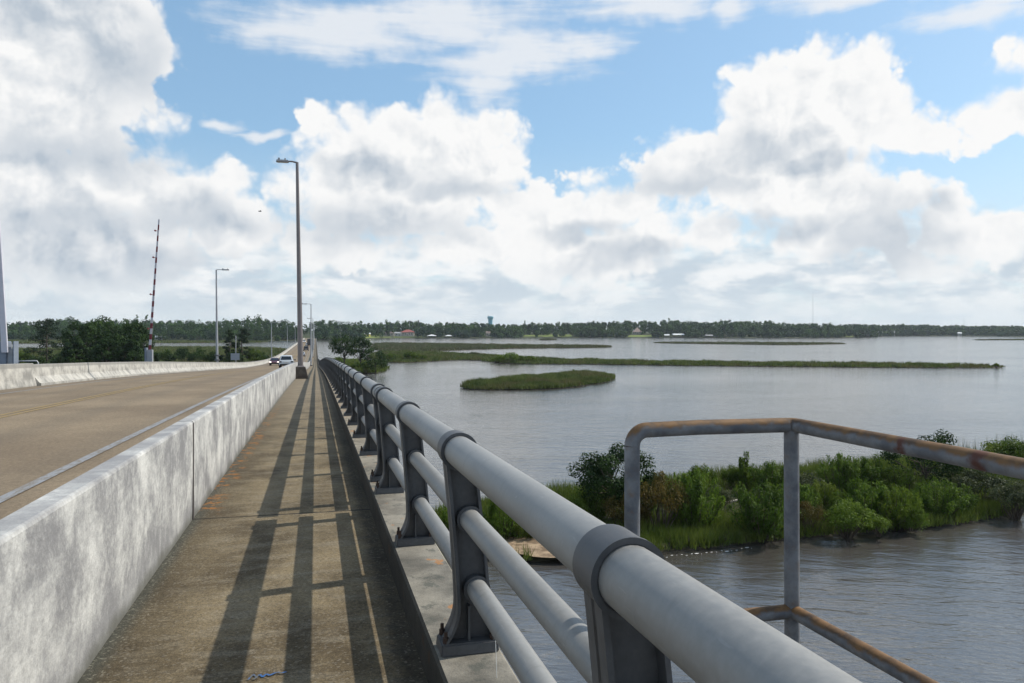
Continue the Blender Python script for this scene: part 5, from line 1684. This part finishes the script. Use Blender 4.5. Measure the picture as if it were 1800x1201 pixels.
def house(name, label, cat, px, off, wpx, hwall, hroof, wm, rm, style='hip', posts=False, yaw=0.0, zlift=0.0, depth=None):
    D = shore_D(px) + off
    x, y = at_depth(px, D)
    z = max(0.4, land_z(px, D)) + zlift if not posts else 0.0
    w = wpx * D / F / 2
    d = depth or w * 0.75
    root = thing(name, label, cat, (x, y, z), -YAW + yaw, 'buildings on the far shore')
    if posts:
        for (sx, sy) in ((-1, -1), (1, -1), (-1, 1), (1, 1)):
            MB().box(sx * w * 0.85 - 0.15, sx * w * 0.85 + 0.15, sy * d * 0.85 - 0.15, sy * d * 0.85 + 0.15, -1.0, hwall).build('post', M['bark'], root)
        MB().box(-w * 0.95, w * 0.95, -d * 0.95, d * 0.95, 0.9, 1.15).build('dock', M['bark'], root)
    else:
        MB().box(-w * 0.94, w * 0.94, -d * 0.94, d * 0.94, -1.5, hwall).build('wall', M[wm], root)
        n = max(2, int(w / 1.6))
        for i in range(n):
            cx = -w * 0.8 + (i + 0.5) * w * 1.6 / n
            if i == n // 2:
                MB().box(cx - 0.5, cx + 0.5, -d * 0.94 - 0.06, -d * 0.94 + 0.05, 0.0, 2.1).build('door', M['roof_brown'], root)
            else:
                MB().box(cx - 0.6, cx + 0.6, -d * 0.94 - 0.06, -d * 0.94 + 0.05, hwall * 0.35, hwall * 0.80).build('window', M['window'], root)
        if hwall > 4:
            for i in range(n):
                cx = -w * 0.8 + (i + 0.5) * w * 1.6 / n
                MB().box(cx - 0.12, cx + 0.12, -d * 0.94 - 1.2, -d * 0.94 - 0.96, 0, hwall).build('column', M[wm], root)
    o_ = 0.5
    if style == 'hip':
        rx = max(0.3, w - d) if w > d else 0.3
        vs = [(-w - o_, -d - o_, hwall), (w + o_, -d - o_, hwall), (w + o_, d + o_, hwall), (-w - o_, d + o_, hwall), (-rx, 0, hwall + hroof), (rx, 0, hwall + hroof)]
        fs = [(0, 1, 5, 4), (1, 2, 5), (2, 3, 4, 5), (3, 0, 4), (3, 2, 1, 0)]
    else:
        vs = [(-w - o_, -d - o_, hwall), (w + o_, -d - o_, hwall), (w + o_, d + o_, hwall), (-w - o_, d + o_, hwall), (-w - o_, 0, hwall + hroof), (w + o_, 0, hwall + hroof)]
        fs = [(0, 1, 5, 4), (1, 2, 5), (2, 3, 4, 5), (3, 0, 4), (3, 2, 1, 0)]
    MB().add(vs, fs).build('roof', M[rm], root)
    return root
house('house', 'low yellow building with a white roof on a bright lawn near the islet trees', 'house', 645, 34, 11, 2.8, 1.5, 'wall_yellow', 'roof_white', 'gable')
house('house', 'low house with a dark brown roof left of the red roofed house', 'house', 684, 38, 20, 3.0, 2.6, 'wall_cream', 'roof_brown', 'hip')
house('house', 'small white house just left of the red roofed house', 'house', 700, 30, 12, 3.6, 1.6, 'wall_white', 'roof_grey', 'gable')
house('house', 'large cream house with columns under a red hipped roof', 'house', 717, 34, 23, 4.6, 3.4, 'wall_cream', 'roof_red', 'hip')
house('boathouse', 'open boathouse with a white roof over the water, left of two', 'boathouse', 759, -3, 15, 2.9, 1.5, 'wall_white', 'roof_white', 'hip', True)
house('boathouse', 'open boathouse with a white roof over the water, right of two', 'boathouse', 788.5, -3, 12, 2.7, 1.3, 'wall_white', 'roof_white', 'hip', True)
house('house', 'small tan house among trees below the water tower', 'house', 858, 24, 7, 4.0, 2.4, 'wall_cream', 'roof_tan', 'gable')
house('house', 'large house with a tall tan pyramid roof above a lawn', 'house', 1120, 62, 15, 3.0, 6.0, 'wall_cream', 'roof_tan', 'hip', depth=5.5)
house('boathouse', 'small white roofed shed at the water, left end of the far docks', 'boathouse', 1172, 2, 8, 3.0, 1.4, 'wall_white', 'roof_white', 'gable', True)
house('boathouse', 'long white roofed boathouse at the water below the woods', 'boathouse', 1192, 2, 18, 3.6, 1.6, 'wall_white', 'roof_white', 'gable', True)
house('boathouse', 'low grey boathouse at the water right of the white roofed ones', 'boathouse', 1246, 1, 12, 2.6, 1.2, 'wall_white', 'roof_grey', 'gable', True)
house('house', 'small white roofed house among the trees above the grey boathouse', 'house', 1262, 40, 8, 3.4, 1.3, 'wall_white', 'roof_white', 'gable')
house('boathouse', 'small pale boathouse at the point where the near woods end', 'boathouse', 1521, -4, 10, 2.6, 1.2, 'wall_white', 'roof_grey', 'gable', True)
house('house', 'hazy white house in the inlet of the distant right shore', 'house', 1545, 8, 9, 4.5, 3.0, 'wall_white', 'roof_white', 'gable')
house('house', 'hazy pale house right of the white one on the distant right shore', 'house', 1565, 8, 12, 5.0, 3.0, 'wall_white', 'roof_grey', 'gable')
house('house', 'farthest small white house toward the right edge of the distant shore', 'house', 1686, 6, 7, 3.5, 2.0, 'wall_white', 'roof_white', 'gable')
house('house', 'low white house at the left far shore behind the striped gate arm', 'house', 281, 6, 14, 2.6, 1.3, 'wall_white', 'roof_white', 'gable')

# ------------------------------------------------------------------ water tower and radio masts
M['tower_blue'] = plain("pale blue tank paint", (0.11, 0.33, 0.42), 0.5, 0, 0.06, 0.2)
D = 1700.0
x, y = at_depth(862, D)
zt = EYE + (YH - 555.5) * D / F
root = thing('water_tower', 'pale blue water tower rising above the far woods', 'water tower', (x, y, 6))
zt -= 6
s = D / F
def lathe(prof, n=28):
    vs, fs = [], []
    for (r_, z_) in prof:
        for k in range(n):
            vs.append((r_ * math.cos(2 * PI * k / n), r_ * math.sin(2 * PI * k / n), z_))
    for i in range(len(prof) - 1):
        for k in range(n):
            fs.append((i * n + k, i * n + (k + 1) % n, (i + 1) * n + (k + 1) % n, (i + 1) * n + k))
    return MB().add(vs, fs, True)
lathe([(4.0 * s, zt - 6 * s), (5.2 * s, zt - 4.6 * s), (5.3 * s, zt - 1.6 * s), (5.0 * s, zt - 0.9 * s), (0.1, zt - 0.3 * s)]).build('tank', M['tower_blue'], root)
lathe([(4.6 * s, 0), (3.9 * s, zt * 0.3), (3.6 * s, zt - 12 * s), (4.0 * s, zt - 6.05 * s)]).build('pedestal', M['tower_blue'], root)
MB().tube([(-3.5 * s, 0, zt - 1.2 * s), (-3.5 * s, 0, zt + 1.0 * s)], 0.5, 8).build('antenna', M['lamp'], root)
def mast(label, px, ptop, D, w):
    x, y = at_depth(px, D)
    H = EYE + (YH - ptop) * D / F - 6
    b = MB()
    for a in range(3):
        c_, s_ = math.cos(a * 2.094) * w, math.sin(a * 2.094) * w
        b.tube([(c_, s_, 0), (c_ * 0.8, s_ * 0.8, H)], 0.07, 5)
    k = int(H / 3)
    for i in range(k):
        a, c2 = i % 3, (i + 1) % 3
        b.tube([(math.cos(a * 2.094) * w, math.sin(a * 2.094) * w, i * 3), (math.cos(c2 * 2.094) * w, math.sin(c2 * 2.094) * w, i * 3 + 3)], 0.05, 4)
    root = thing('radio_mast', label, 'radio mast', (x, y, 6), 0, 'radio masts beyond the far woods')
    b.build('lattice', M['pole_grey'], root)
    MB().tube([(0, 0, H), (0, 0, H + 3)], 0.06, 5).build('antenna', M['pole_grey'], root)
mast('tall thin radio mast above the woods, the left and taller of two', 1429, 521, 1400, 0.45)
mast('short radio mast far right above the hazy shore', 1694.5, 559, 1600, 0.8)

# a small dark bird in the sky
x, y = at_depth(457, 150)
zb = EYE + (YH - 372) * 150 / F
root = thing('bird', 'tiny dark bird flying left of the nearest street lamp', 'bird', (x, y, zb), 0.5)
b = MB()
b.tube([(-0.35, 0, 0), (-0.2, 0, 0.02), (0.05, 0, 0.03), (0.25, 0, 0.04), (0.36, 0, 0.02)], [0.02, 0.07, 0.09, 0.05, 0.015], 8)
for s in (-1, 1):
    vs = [(-0.12, 0, 0.05), (0.12, 0, 0.05), (0.10, s * 0.35, 0.20), (-0.02, s * 0.75, 0.12), (-0.14, s * 0.35, 0.18)]
    vs += [(a, c_, d - 0.015) for a, c_, d in vs]
    b.add(vs, [(0, 1, 2, 4), (4, 2, 3), (9, 7, 6, 5), (8, 7, 9)])
b.build('body', M['trim'], root)

# ------------------------------------------------------------------ air
m, N = new_mat("air haze")
v = N.n('ShaderNodeVolumePrincipled', {'Color': (0.80, 0.90, 1.0, 1), 'Density': HAZE, 'Anisotropy': 0.2})
N.n('ShaderNodeOutputMaterial', {'Volume': v.outputs[0]})
bx = MB().box(-2600, 2900, -400, 3000, -3.0, 82.0)
o = bx.build('haze', m)
kind(o, 'stuff', 'thin pale haze in the air over the river', 'haze')
